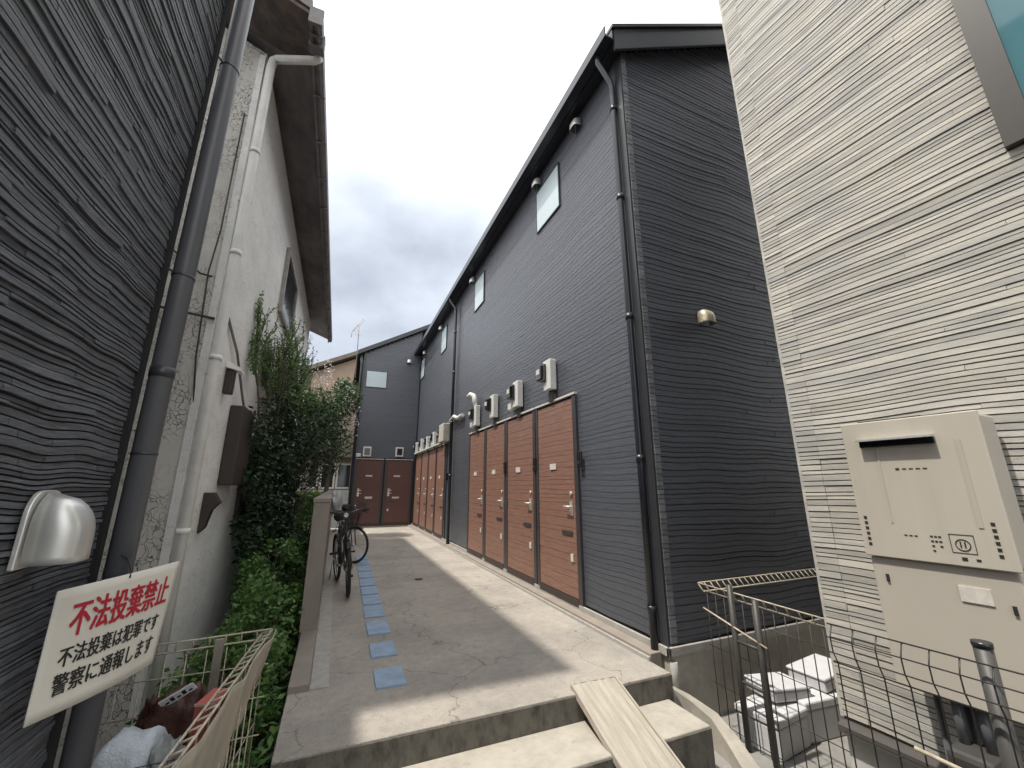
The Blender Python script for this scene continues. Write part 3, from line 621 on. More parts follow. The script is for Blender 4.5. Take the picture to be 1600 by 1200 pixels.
b = MB(); b.tube([(-.572, 1.650, 5.38), (-.572, 1.650, 3.0), (-.572, 1.650, -.48)], .0325, 20); gp = b.build('downpipe', GREYPIPE, dh)
b = MB()
for z in (3.02, 2.07, 1.45):
    b.tube([(-.572, 1.650, z-.004), (-.572, 1.650, z+.004)], .0345, 20)
b.tube([(-.572, 1.650, 1.70), (-.572, 1.650, 1.735)], .0345, 20)
for z in (3.02, 2.07): b.tube([(-.572, 1.65, z), (-.625, 1.58, z+.01)], .004, 6)
build_each(b, 'pipe_clamp', TRIM, gp)
hood(dh, lambda u, d, z: (XL+.01+d, u, z), 1.293, 1.186, 1, STEEL, wd=.052, ht_=.150, dp=.082)
b = MB(); hw = .060
prof = [(1.293-hw, 1.180)] + [(1.293-hw*(abs(cos(a))**.6)*(1 if cos(a) > 0 else -1), 1.285+.057*sin(a)) for a in [pi*k/16 for k in range(17)]] + [(1.293+hw, 1.180)]
b.prism(prof, XL+.010, XL+.020, lambda p, t: (t, p[0], p[1])); b.build('hood_flange', STEEL, dh, .002)

# unseen block added behind the slate house to shade the lane's front left
b = MB(); b.box(-3.2, -1.32, YL+.02, 3.06, -.5, 3.55); b.box(-3.25, -1.30, YL+.02, 3.10, 3.551, 3.60); b.build('added_shade_block', SLATEB, dh)

# ================================================================== CREAM BUILDING (right)
XC = 2.40; YC = 1.50
cb = thing('cream_house', 'house clad in cream ribbed siding at the right edge', 'house', (XC, YC, -.5))
b = MB(); b.box(XC, 8, -3, YC, -.5, 9.2); b.build('wall', CREAMB, cb)
siding('siding', CREAM, cb, lambda u, v, d: (XC-d-.0005, YC-u, v), .0, 2.6, .26, 8.6, (.018, .036), (.5, 2.4), (.0032, .0045), (.0050, .0095), wave=.014, wsc=2.2, step=.08, seed=11, joints=(.105,), holes=[(1.02, 2.6, 2.72, 4.2)])
siding('siding', CREAM, cb, lambda u, v, d: (u, YC+d+.0005, v), XC+.001, 3.8, .26, 8.6, (.025, .046), (.4, 1.4), (.003, .005), (.004, .010), seed=12)
b = MB(); b.box(XC-.008, XC-.001, YC-.003, YC+.011, .26, 9); b.build('corner_bead', CREAM, cb)
box('foundation', mat('pale_render', (.50, .49, .47), .85, var=.1), cb, XC-.004, XC-.0005, -2.5, YC, -.45, .2)
b = MB(); b.prism([(XC-.0005, .25), (XC-.05, .235), (XC-.05, .205), (XC-.0005, .205)], -2.5, YC+.01, lambda p, t: (p[0], t, p[1])); b.build('base_flashing', BRONZE, cb)
box('roof', TRIM, cb, 2.1, 8.3, -3, YC+.3, 9.2, 9.4)
PC = lambda u, d, z: (XC-d, u, z)
window(cb, PC, -.95, .478, 2.72, 4.15, GLASST, BRONZE, .085, .035)
# heater
def hb(name, m, par, x0, x1, y0, y1, z0, z1, bv=0): return box(name, m, par, x0, x1, y0, y1, z0, z1, bevel=bv)
ht = thing('gas_water_heater', 'beige gas water heater mounted on the cream siding', 'water heater', (2.3, .93, 1.05))
hb('case', BEIGED, ht, 2.212, 2.386, .712, 1.152, 1.062, 1.628, .012)
fr = hb('front_panel', BEIGEM, ht, 2.196, 2.211, .706, 1.158, 1.056, 1.634, .004)
hb('pipe_cover', BEIGED, ht, 2.212, 2.386, .716, 1.150, .56, 1.054, .008)
b = MB(); b.box(2.1935, 2.1958, .77, .784, 1.2, 1.53); b.box(2.1935, 2.1958, 1.035, 1.041, 1.2, 1.53)
build_each(b, 'pressed_line', BEIGED, fr)
# exhaust slot
b = MB(); b.prism([(2.196, 1.558), (2.160, 1.552), (2.158, 1.545), (2.196, 1.545)], .840, 1.095, lambda p, t: (p[0], t, p[1])); b.build('exhaust_lip', CHROME, fr)
b = MB(); b.box(2.185, 2.1955, .842, 1.093, 1.520, 1.5445); b.build('exhaust_slot', DARKGL, fr)
for y0, n in ((1.130, 6), (.745, 6)):
    b = MB()
    for k in range(n): b.box(2.1945, 2.1957, y0-.005, y0+.006, 1.10+.022*k, 1.112+.022*k)
    b.build('vent_slots', INK, fr)
b = MB(); b.box(2.1945, 2.1957, .975, .987, 1.418, 1.426)
for k in range(4): b.box(2.1945, 2.1957, .965-.022*k-.013, .965-.022*k, 1.420, 1.424)
b.build('logo_mark', INK, fr)
# caution sticker drawn as a ring in a square frame
b = MB(); cy, cz, s = .838, 1.138, .034
for (y0, y1, z0, z1) in ((cy-s, cy+s, cz+s-.002, cz+s), (cy-s, cy+s, cz-s, cz-s+.002), (cy-s, cy-s+.002, cz-s+.002, cz+s-.002), (cy+s-.002, cy+s, cz-s+.002, cz+s-.002)): b.box(2.1945, 2.1957, y0, y1, z0, z1)
b.torus((2.1952, cy, cz-.004), .020, .0016, Matrix.Rotation(radians(90), 3, 'Z'), 24, 5)
for dy in (-.006, .006): b.box(2.1945, 2.1957, cy+dy-.002, cy+dy+.002, cz-.014, cz+.008)
b.build('caution_sticker', INK, fr)
b = MB(); r = random.Random(2)
for k in range(4):
    for j in range(3):
        if r.random() < .8: b.box(2.1945, 2.1957, .895+.012*j, .895+.012*j+.008, 1.10+.018*k, 1.106+.018*k)
for j in range(3): b.box(2.1945, 2.1957, .965+.016*j, .975+.016*j, 1.152, 1.156)
b.box(2.1945, 2.1957, .835, .85, 1.078, 1.09); b.box(2.1945, 2.1957, .80, .812, 1.080, 1.088)
build_each(b, 'small_print', INK, fr)
box('paper_label', LABELM, fr, 2.2075, 2.2118, .80, .885, .93, .985)
b = MB()
for y, z in ((1.10, .975), (.752, .930)): b.box(2.206, 2.2118, y-.005, y+.005, z-.018, z+.012)
build_each(b, 'screw_slot', INK, fr)
b = MB(); b.box(2.30, 2.395, .9, 1.13, 1.636, 1.652); b.build('mount_bracket', POSTG, ht)
b = MB()
for y, rr in ((.80, .014), (.88, .014), (.97, .018), (1.06, .012)): b.tube([(2.30, y, .56), (2.30, y, .1), (2.36, y, -.1), (2.40, y, -.12)], rr, 10)
build_each(b, 'pipe', GREYPIPE, ht)
# gas meter and dark bin below
gm = thing('gas_meter', 'dark grey gas meter below the beige heater behind the mesh fence', 'gas meter', (2.25, .98, .1))
box('body', POSTG, gm, 2.15, 2.36, .90, 1.03, .10, .42, bevel=.02)
box('dial', DARKGL, gm, 2.140, 2.149, .925, 1.005, .28, .37)
b = MB(); b.tube([(2.25, .93, .42), (2.25, .93, .56)], .016, 8); b.tube([(2.25, 1.0, .42), (2.25, 1.0, .56)], .016, 8); b.tube([(2.25, .96, .1), (2.25, .96, -.45)], .014, 8); build_each(b, 'pipe', GREYPIPE, gm)
cbn = thing('storage_bin', 'low dark storage bin behind the mesh fence at the right edge', 'bin', (2.2, .55, -.45))
box('body', PIPEB, cbn, 2.02, 2.36, .25, .82, -.45, .36, bevel=.01)
box('lid', TRIM, cbn, 1.99, 2.37, .22, .85, .362, .40, bevel=.01)
b = MB()
for k in range(8): b.box(2.010, 2.0195, .27, .80, -.35+.08*k, -.30+.08*k)
b.build('ribs', TRIM, cbn)

# ================================================================== MESH FENCE (right)
mf = thing('mesh_fence', 'dark wire mesh fence in front of the cream siding', 'fence', (1.95, .8, -.45))
b = MB(); XFc = 1.95
def prof_z(t):  # bent top
    return t
top = .80
ys = [1.225 - .075*i for i in range(16)]
for y in ys:
    b.tube([(XFc, y, -.42), (XFc, y, top-.14), (XFc-.022, y, top-.10), (XFc-.026, y, top-.045), (XFc, y, top)], .0026, 5)
for z, dx, rr in ((top, 0, .003), (top-.045, -.026, .0026), (top-.10, -.022, .0026), (top-.14, 0, .003), (.42, 0, .0028), (.18, 0, .0028), (-.06, 0, .0028), (-.3, 0, .0028)):
    b.tube([(XFc+dx-.004, 1.24, z), (XFc+dx-.004, .05, z)], rr, 5)
b.build('mesh_panel', DKWIRE, mf)
for y in (.80, -.15):
    b = MB(); b.tube([(XFc+.04, y, -.45), (XFc+.04, y, .84)], .024, 14); p = b.build('post', POSTG, mf)
    b = MB(); b.tube([(XFc+.04, y, .8405), (XFc+.04, y, .856)], .026, 14); b.build('post_cap', PIPEB, p)
b = MB(); b.tube([(XFc-.012, 1.02, .47), (XFc-.012, .3, .43)], .007, 8); b.build('stay_rod', RUSTW, mf)

TH = radians(3.6)
for o in (cb, ht, gm, cbn, mf):
    p = Vector((o.location.x-XC, o.location.y-YC, 0)); p.rotate(Matrix.Rotation(TH, 3, 'Z'))
    o.location = (XC+p.x*.3 + (o.location.x-XC)*.7, YC+p.y, o.location.z); o.rotation_euler = (0, 0, TH)
ht.location.y += .012
# ================================================================== GARBAGE CAGES
def ladder(b, a, c, down, n, r=.004):
    a = Vector(a); c = Vector(c); d = Vector(down)
    b.tube([a, c], r, 6); b.tube([a+d, c+d], r, 6)
    for k in range(n+1):
        p = a.lerp(c, k/n); b.tube([p, p+d], r*.8, 5)
rc = thing('mesh_cage', 'grey wire mesh refuse cage between the charcoal and cream buildings', 'cage', (3.3, 2.4, -.45))
b = MB(); A = (2.86, 2.78, .57); Bq = (4.5, 2.78, .57); Cq = (2.86, 1.80, .555); Dq = (4.5, 1.80, .555)
ladder(b, A, Bq, (0, -.05, -.055), 24, .005); ladder(b, A, Cq, (.03, 0, -.055), 12, .005)
b.build('top_rail', RUSTW, rc)
b = MB()
for k in range(12): b.tube([(2.885, 2.72-.08*k, .50), (2.885, 2.72-.08*k, -.44)], .0036, 5)
for z in (.38, .12, -.14, -.40): b.tube([(2.885, 2.75, z), (2.885, 1.80, z)], .003, 5)
b.build('side_mesh', DKWIRE, rc)
b = MB()
for k in range(23): b.tube([(2.9+.07*k, 1.80, .50), (2.9+.07*k, 1.80, -.44)], .0036, 5)
for z in (.5, .25, 0, -.2, -.40): b.tube([(2.885, 1.80, z), (4.5, 1.80, z)], .003, 5)
b.build('front_mesh', DKWIRE, rc)
for (x, y, zt) in ((2.845, 2.46, .62), (2.845, 2.26, .56)):
    b = MB(); b.tube([(x, y, zt), (x, y, -.44)], .021, 12); b.build('post', POSTG, rc)
b = MB(); b.tube([(2.83, 2.72, .40), (2.83, 2.2, .27)], .006, 6); b.build('brace', RUSTW, rc)
b = MB(); b.tube([(2.845, 2.46, .24), (2.845, 2.26, .24)], .012, 6); b.tube([(2.845, 2.46, -.02), (2.845, 2.26, -.02)], .012, 6); b.build('gate_bar', POSTG, rc)
def crumple(name, c, s, m, label, cat, seed, group=None, sub=4, amp=.22, sq=.55):
    bm = bmesh.new(); bmesh.ops.create_icosphere(bm, subdivisions=sub, radius=1)
    for v in bm.verts:
        d = v.co.normalized(); v.co = Vector([math.copysign(abs(q)**sq, q) for q in d])
        f = noise.noise(v.co*1.6 + Vector((seed, 0, 0)))*amp + noise.noise(v.co*4 + Vector((0, seed, 0)))*amp*.35
        v.co *= 1+f
        v.co = Vector((v.co.x*s[0], v.co.y*s[1], v.co.z*s[2]))
    me = bpy.data.meshes.new(name); bm.to_mesh(me); bm.free(); me.polygons.foreach_set('use_smooth', [True]*len(me.polygons)); me.materials.append(m)
    o = bpy.data.objects.new(name, me); COL.objects.link(o); o.location = c; tag(o, label, cat, group); return o
gB = 'white foam boxes and paper in the right cage'
FOAM = mat('white_foam', (.58, .58, .60), .7, var=.06, vs=8, bump=.3, bs=40, stain=.25, stainc=(.4, .38, .36))
def foam(c, sz_, rz, label, ry=0):
    t = thing('foam_box', label, 'box', c, gB)
    M = Matrix.Translation(c) @ Matrix.Rotation(rz, 4, 'Z') @ Matrix.Rotation(ry, 4, 'Y')
    x, y, z = sz_
    box('body', FOAM, t, -x, x, -y, y, -z, z*.55, bevel=.012, M=M)
    box('lid', FOAM, t, -x*1.04, x*1.04, -y*1.05, y*1.05, z*.58, z, bevel=.012, M=M)
foam((3.10, 2.45, -.33), (.19, .15, .12), .12, 'white foam box on the floor of the right cage, nearest the curved kerb')
foam((3.52, 2.48, -.32), (.19, .16, .13), -.08, 'white foam box on the floor of the right cage, under the tilted one')
foam((3.97, 2.46, -.31), (.22, .17, .14), .05, 'white foam box on the floor of the right cage, farther from the kerb')
foam((3.30, 2.52, -.155), (.18, .13, .045), -.1, 'small white foam box stacked above the two nearest the kerb', .06)
foam((3.80, 2.50, -.125), (.21, .14, .05), .06, 'upper white foam box in the right cage beside the cream corner', -.05)

lc = thing('mesh_cage', 'beige wire refuse cage draped with a sheet, lower left', 'cage', (-.5, 2.3, -.45))
b = MB(); ladder(b, (-1.0, 2.93, .535), (-.26, 2.93, .555), (0, 0, -.045), 10, .0045); b.build('top_rail', RUSTW, lc)
b = MB()
for k in range(8): b.tube([(-.92+.09*k, 2.93, .49), (-.92+.09*k, 2.93, -.44)], .003, 5)
for z in (.38, .22, .04, -.14, -.35): b.tube([(-.97, 2.93, z), (-.26, 2.93, z)], .0034, 5)
b.build('back_mesh', RUSTW, lc)
b = MB(); b.box(-.525, -.485, 2.90, 2.918, -.44, .54); b.build('post', mat('beige_bar', (.27, .24, .20), .6, var=.2), lc)
b = MB(); ladder(b, (-.262, 2.93, .55), (-.40, 1.62, .50), (-.05, .002, -.016), 20, .0055); b.build('side_rail', RUSTW, lc)
b = MB()
for k in range(12):
    t = k/12; b.tube([(-.29-.138*t, 2.93-1.31*t, .49), (-.29-.138*t, 2.93-1.31*t, -.44)], .003, 5)
for z in (.3, .1, -.1, -.3): b.tube([(-.29, 2.93, z), (-.428, 1.62, z)], .003, 5)
b.build('side_mesh', RUSTW, lc)
b = MB()
for k in range(9): b.tube([(-.80+.045*k, 1.98, .44), (-.80+.045*k, 1.98, -.44)], .0018, 5)
for z in (.44, .33, .22, .11, 0, -.12, -.24): b.tube([(-.80, 1.98, z), (-.42, 1.98, z)], .0018, 5)
b.build('front_mesh', DKWIRE, lc)
# sheet draped on the outside of the right side
b = MB(); n = 60; m_ = 14
def sp(u, v):
    x = -.238 - .142*u + .012*sin(u*34+v*2) * (.3+v) - .075*v; y = 2.94 - 1.33*u; z = .548 - .05*u - v*(.25+.5*u) - .015*sin(u*20)
    return (x, y, z)
for i in range(n):
    for j in range(m_): b.quad(sp(i/n, j/m_), sp((i+1)/n, j/m_), sp((i+1)/n, (j+1)/m_), sp(i/n, (j+1)/m_), True)
o = b.build('cover_sheet', NETM); bm = bmesh.new(); bm.from_mesh(o.data); bmesh.ops.remove_doubles(bm, verts=bm.verts, dist=.0001); bm.to_mesh(o.data); bm.free()
o.modifiers.new('solid', 'SOLIDIFY').thickness = .006; tag(o, 'beige pleated sheet hanging over the side of the left refuse cage', 'sheet')
crumple('refuse_bag', (-.645, 2.28, .17), (.115, .14, .25), BAGW, 'pale blue-white plastic refuse bag in the left cage under the sign', 'bag', 21, amp=.16, sq=.6)
crumple('refuse_bag', (-.505, 2.24, .13), (.045, .10, .26), mat('grey_bag', (.22, .235, .23), .4, var=.35, vs=12, bump=.8, bs=14), 'grey translucent bag beside the pale blue bag', 'bag', 24, amp=.25)
crumple('wrapped_parcel', (-.60, 2.62, .22), (.115, .10, .20), BROWNJ, 'crumpled dark brown wrapping with a white label behind the pale bag', 'bag', 28, amp=.34, sq=.5)
rb = thing('red_box', 'plain dull red box standing in the left refuse cage', 'box', (-.43, 2.36, -.1))
M = Matrix.Translation((-.425, 2.40, .16)) @ Matrix.Rotation(radians(-14), 4, 'Z') @ Matrix.Rotation(radians(4), 4, 'Y')
box('body', REDP, rb, -.042, .042, -.06, .08, -.40, .30, bevel=.005, M=M)
box('rim', mat('pale_rim', (.5, .3, .25), .6), rb, -.044, .044, -.064, -.0605, .288, .298, M=M)
M = Matrix.Translation((-.565, 2.52, .440)) @ Matrix.Rotation(radians(-28), 4, 'Y') @ Matrix.Rotation(radians(35), 4, 'X')
o = box('paper_tag', PAPER, None, -.065, .065, -.002, .002, -.022, .022, M=M); tag(o, 'white printed tag lying on the brown wrapping in the left cage', 'tag')
b = MB(); r = random.Random(3)
for k in range(5): b.box(-.05+.022*k, -.05+.022*k+.014, -.0035, -.0022, -.012, .012 if k % 2 else -.002, M)
b.build('print', INK, o)

# ================================================================== SIGN
sg = thing('warning_sign', 'white board with red and black Japanese lettering tied to the dark downpipe', 'sign', (-.5, 1.5, 1.2))
k = 1.13; C0 = Vector((0, 0, 1.35))
TLp = C0 + (Vector((-.5, 1.183, 1.144)) - C0)*k
ud = Vector((sin(radians(18.4)), cos(radians(18.4)), 0)); vd = Vector((0, 0, -1)); nd = Vector((ud.y, -ud.x, 0))
SWd, SHt = .346*k, .235*k
def spt(u, v, d=0):
    # slight curl toward the lower right
    cu = .012*sin(u/SWd*pi)*(.3 + v/SHt) ; hsk = -.035*k*(u/SWd)*(v/SHt)
    return TLp + ud*(u + hsk) + vd*(v + .010*(u/SWd)*(v/SHt)) + nd*(d + cu - .0)
b = MB(); n, m_ = 24, 12
for i in range(n):
    for j in range(m_): b.quad(spt(SWd*i/n, SHt*j/m_), spt(SWd*(i+1)/n, SHt*j/m_), spt(SWd*(i+1)/n, SHt*(j+1)/m_), spt(SWd*i/n, SHt*(j+1)/m_), True)
o = b.build('board', SIGNW, sg); bm = bmesh.new(); bm.from_mesh(o.data); bmesh.ops.remove_doubles(bm, verts=bm.verts, dist=.0001); bm.to_mesh(o.data); bm.free()
sm = o.modifiers.new('solid', 'SOLIDIFY'); sm.thickness = .003; sm.offset = 0
def lettering(txt, u0, u1, vb, h, m, bold):
    for q, (dx, dy) in enumerate(((0, 0), (bold, 0), (0, bold*.7), (bold, bold*.7))): stroke(txt, u0+dx, u1+dx, vb+dy, h, m, .0028+.0003*q)
def stroke(txt, u0, u1, vb, h, m, dd):
    """text as a real thin mesh laid on the board"""
    cu = bpy.data.curves.new('t', 'FONT'); cu.body = txt; cu.size = 1; cu.offset = 0; cu.extrude = 0
    to = bpy.data.objects.new('t', cu); COL.objects.link(to); bpy.context.view_layer.update()
    me = bpy.data.meshes.new_from_object(to.evaluated_get(bpy.context.evaluated_depsgraph_get()))
    bpy.data.objects.remove(to); bpy.data.curves.remove(cu)
    xs = [v.co.x for v in me.vertices]; zs = [v.co.y for v in me.vertices]
    if not xs: return
    x0, x1, y0, y1 = min(xs), max(xs), min(zs), max(zs)
    for v in me.vertices:
        a = (v.co.x-x0)/(x1-x0); c = (v.co.y-y0)/(y1-y0)
        v.co = spt(u0 + (u1-u0)*a, vb - h*c, dd)
    me.materials.append(m); me.name = 'lettering'
    ob = bpy.data.objects.new('lettering', me); COL.objects.link(ob); ob.parent = sg; ob.matrix_parent_inverse = sg.matrix_basis.inverted()
lettering('不法投棄禁止', .040*k, .322*k, .096*k, .066*k, REDINK, .0030)
lettering('不法投棄は犯罪です', .034*k, .312*k, .150*k, .036*k, INK, .0014)
lettering('警察に通報します', .034*k, .312*k, .200*k, .038*k, INK, .0014)
b = MB(); p = spt(SWd*.49, .010, .004); b.tube([p, p+Vector((-.005, .01, .02)), (-.545, 1.62, p.z+.035), (-.56, 1.61, p.z+.05)], .0022, 6); b.build('tie', INK, sg)

# ================================================================== BICYCLES
def bicycle(label, loc, rz, steer=0, lean=0):
    t = thing('bicycle', label, 'bicycle', (0, 0, 0), 'bicycles parked along the parapet')
    R = .32; W1 = Vector((0, 0, R)); W2 = Vector((0, 1.06, R))    # front wheel toward -Y
    I = Matrix.Rotation(radians(90), 3, 'Z')
    def wheel(c, Ms, name='wheel'):
        b = MB(); b.torus(c, R-.022, .022, Ms @ I, 44, 8); ty = b.build(name, TYRE, t)
        b = MB(); b.torus(c, R-.040, .008, Ms @ I, 40, 6)
        for k in range(18):
            a = 2*pi*k/18; b.tube([Vector(c) + Ms @ Vector((.02*(-1)**k, 0, 0)), Vector(c) + Ms @ I @ Vector(((R-.04)*cos(a), 0, (R-.04)*sin(a)))], .0013, 4)
        b.build('rim', CHROME, ty)
        b = MB(); b.tube([Vector(c) + Ms @ Vector((-.045, 0, 0)), Vector(c) + Ms @ Vector((.045, 0, 0))], .02, 10); b.build('hub', CHROME, ty)
    SM = Matrix.Rotation(steer, 3, 'Z')
    hd = Vector((0, .20, .86))
    wheel(W1, SM); wheel(W2, Matrix.Identity(3))
    b = MB(); bbp = Vector((0, .62, .28)); st = Vector((0, .76, .80)); hl = Vector((0, .17, .66)); hu = Vector((0, .22, .84))
    for a, c, r in ((hl, hu, .019), (hl, bbp, .018), (hu, st-Vector((0, .02, .12)), .015), (bbp, st, .015), (bbp, W2, .010), (st-Vector((0, .02, .1)), W2, .009)):
        b.tube([a, c], r, 10)
    b.build('frame', FRAMEK, t)
    b = MB(); 
    for s in (-.045, .045): b.tube([hl + Vector((s*.8, 0, 0)), W1 + SM @ Vector((s, 0, 0))], .010, 8)
    b.tube([hl+Vector((-.04, 0, 0)), hl+Vector((.04, 0, 0))], .013, 8); b.build('fork', FRAMEK, t)
    b = MB(); b.tube([hu, hu+Vector((0, .0, .16))], .012, 8)
    hp = hu+Vector((0, 0, .16)); b.tube([hp + SM @ Vector(q) for q in ((-.29, .12, .01), (-.2, .03, .03), (-.06, -.03, 0), (.06, -.03, 0), (.2, .03, .03), (.29, .12, .01))], .011, 8); hb_ = b.build('handlebar', FRAMEK, t)
    for s in (-1, 1):
        b = MB(); b.tube([hp + SM @ Vector((s*.235, .07, .02)), hp + SM @ Vector((s*.30, .135, .008))], .018, 8); b.tube([hp + SM @ Vector((s*.20, -.01, .01)), hp + SM @ Vector((s*.28, .04, -.02))], .006, 6); b.build('grip', TYRE, hb_)
    b = MB(); b.tube([hp+SM @ Vector((0, -.09, -.02)), hp+SM @ Vector((0, -.04, -.02))], [.03, .022], 12); b.build('headlight', CHROME, t)
    # saddle
    b = MB(); b.tube([st+Vector((0, .14, .13)), st+Vector((0, .06, .13)), st+Vector((0, -.05, .125)), st+Vector((0, -.14, .115))], [.05, .085, .04, .018], 12); b.build('saddle', TYRE, t)
    b = MB(); b.tube([st, st+Vector((0, .01, .11))], .012, 8); b.build('seat_post', CHROME, t)
    b = MB(); b.tube([bbp+Vector((-.07, 0, 0)), bbp+Vector((.07, 0, 0))], .018, 8); b.tube([bbp+Vector((.06, 0, 0)), bbp+Vector((.06, -.05, -.16))], .009, 6); b.tube([bbp+Vector((-.06, 0, 0)), bbp+Vector((-.06, .05, .16))], .009, 6); b.torus(bbp+Vector((.045, 0, 0)), .085, .006, I, 24, 5); b.build('crank', CHROME, t)
    for s, q in ((1, Vector((.10, -.05, -.16))), (-1, Vector((-.10, .05, .16)))):
        b = MB(); c = bbp+q; b.box(c.x-.045, c.x+.045, c.y-.035, c.y+.035, c.z-.012, c.z+.012); b.build('pedal', TYRE, t)
    # mudguards
    for c, a0, a1, Ms in ((W1, radians(20), radians(125), SM), (W2, radians(0), radians(150), Matrix.Identity(3))):
        b = MB(); pr = None
        for k in range(17):
            a = a0 + (a1-a0)*k/16; y = cos(a)*(R+.015); z = sin(a)*(R+.015)
            cur = [Vector(c)+Ms @ Vector((s*.028, y, z - abs(s)*0.004)) for s in (-1, 0, 1)]
            if pr: 
                for q in range(2): b.quad(pr[q], pr[q+1], cur[q+1], cur[q], True)
            pr = cur
        o = b.build('mudguard', FRAMEK, t); o.modifiers.new('s', 'SOLIDIFY').thickness = .002
    # basket
    b = MB(); f0 = hl + Vector((0, -.10, .12)); 
    for z in (0, .06, .12, .18, .23):
        w_ = .10+.05*z/.23; d_ = .08+.05*z/.23; pts = [f0+SM @ Vector(q) for q in ((-w_, .08, z), (w_, .08, z), (w_, .08-2*d_, z), (-w_, .08-2*d_, z), (-w_, .08, z))]; b.tube(pts, .003, 5)
    for a in range(12):
        s_ = a/11; 
        for yy in (0, 1):
            x0 = -.10+.20*s_; x1 = -.15+.30*s_; b.tube([f0+SM @ Vector((x0, .08-yy*.16, 0)), f0+SM @ Vector((x1, .08-yy*.26, .23))], .002, 4)
    for a in range(7):
        s_ = a/6
        for xx in (-1, 1): b.tube([f0+SM @ Vector((.10*xx, .08-.16*s_, 0)), f0+SM @ Vector((.15*xx, .08-.26*s_, .23))], .002, 4)
    b.build('basket', DKWIRE, t)
    b = MB(); b.tube([W2+Vector((.05, 0, 0)), W2+Vector((.16, .02, -R+.008))], .008, 6); b.tube([W2+Vector((-.05, 0, 0)), W2+Vector((-.10, .05, -R+.01))], .008, 6); b.build('kickstand', CHROME, t)
    b = MB(); b.tube([W2+Vector((.05, 0, .0)), bbp+Vector((.05, 0, .085))], .005, 5); b.tube([W2+Vector((.05, 0, -.02)), bbp+Vector((.05, 0, -.085))], .005, 5); b.build('chain', TYRE, t)
    b = MB(); b.tube([st+Vector((.04, .05, -.02)), W2+Vector((.05, -.0, .36)), W2+Vector((.05, .2, .36))], .006, 6); b.tube([st+Vector((-.04, .05, -.02)), W2+Vector((-.05, 0, .36)), W2+Vector((-.05, .2, .36)), W2+Vector((.05, .2, .36))], .006, 6); b.build('rear_rack', FRAMEK, t)
    t.location = loc; t.rotation_euler = (0, lean, rz)
    return t
bicycle('nearer black bicycle with its front wheel toward the camera, by the blue tiles', (.27, 5.98, .0), radians(7), radians(-6), radians(-5))
bicycle('farther dark bicycle behind the nearer one, its front wheel turned aside', (.42, 8.35, .0), radians(10), radians(38), radians(-4))
# sheeted bundle on the parapet end
crumple('plastic_sheet', (.02, 7.4, 1.08), (.09, .35, .17), mat('grey_sheet', (.36, .37, .38), .4, var=.25, bump=.8, bs=12), 'grey plastic sheet bundled against the parapet behind the bicycle', 'sheet', 33, amp=.3)

# ================================================================== PLANTS
def leaves(b, c, R, n, size, r, flat=1.0, shell=.35, droop=0):
    for _ in range(n):
        while True:
            p = Vector((r.uniform(-1, 1), r.uniform(-1, 1), r.uniform(-1, 1)))
            if shell < p.length < 1: break
        q = Vector((c[0]+p.x*R[0], c[1]+p.y*R[1], c[2]+p.z*R[2]))
        if noise.noise(q*3.2) < -.12: continue
        s = size*r.uniform(.55, 1.35)
        a = Vector((r.gauss(0, 1), r.gauss(0, 1), r.gauss(0, .6)-droop)).normalized(); nrm = (p.normalized()*.6 + Vector((r.gauss(0, .6), r.gauss(0, .6), r.gauss(.4, .6)))).normalized()
        t = a.cross(nrm)
        if t.length < .1: continue
        t.normalize(); i = len(b.v); k = q + a*s
        b.v += [tuple(q), tuple(q + a*s*.5 + t*s*.30), tuple(k), tuple(q + a*s*.5 - t*s*.30)]; b.f.append((i, i+1, i+2, i+3)); b.sm.append(False)
def blobs(c, R, n, r): return [((c[0]+r.uniform(-1, 1)*R[0], c[1]+r.uniform(-1, 1)*R[1], c[2]+r.uniform(-1, 1)*R[2]), r.uniform(.35, .7)) for _ in range(n)]
r = random.Random(77)
# dark tree against the stucco house
tr = thing('camellia_tree', 'dense dark evergreen tree beside the stucco house', 'tree', (-.75, 6.9, -.5))
b = MB()
for (c, R, n) in (((-.72, 6.4, 1.75), (.30, .75, .75), 4200), ((-.60, 7.3, 2.0), (.40, .8, .8), 4200), ((-.45, 8.0, 2.2), (.5, .8, .75), 3200), ((-.75, 6.8, 1.0), (.28, .8, .55), 2800), ((-.35, 8.6, 1.75), (.4, .6, .45), 1600), ((-.8, 6.2, 2.4), (.18, .5, .4), 900), ((-.82, 5.3, 1.75), (.15, .6, .6), 2200), ((-.80, 5.5, .95), (.17, .6, .45), 1400), ((-.72, 5.8, 1.3), (.22, .5, .7), 1800)):
    leaves(b, c, R, n, .055, r, shell=.15)
b.build('crown', LEAFD, tr)
b = MB()
for (c, R, n) in (((-.70, 6.9, 2.65), (.3, .9, .22), 900), ((-.35, 8.2, 2.85), (.45, .7, .2), 700)): leaves(b, c, R, n, .05, r, shell=.1)
b.build('new_growth', LEAFM, tr)
b = MB(); b.tube([(-.75, 6.9, -.5), (-.72, 6.92, .4), (-.68, 7.0, 1.2), (-.6, 7.2, 2.2)], [.055, .05, .04, .02], 10)
for k in range(14):
    a = Vector((-.70, 6.95, r.uniform(.4, 2.0))); c = a + Vector((r.uniform(-.1, .45), r.uniform(-.9, 1.1), r.uniform(.2, .9))); b.tube([a, a.lerp(c, .5)+Vector((0, 0, .08)), c], [.02, .014, .006], 6)
b.build('trunk', BARK, tr)
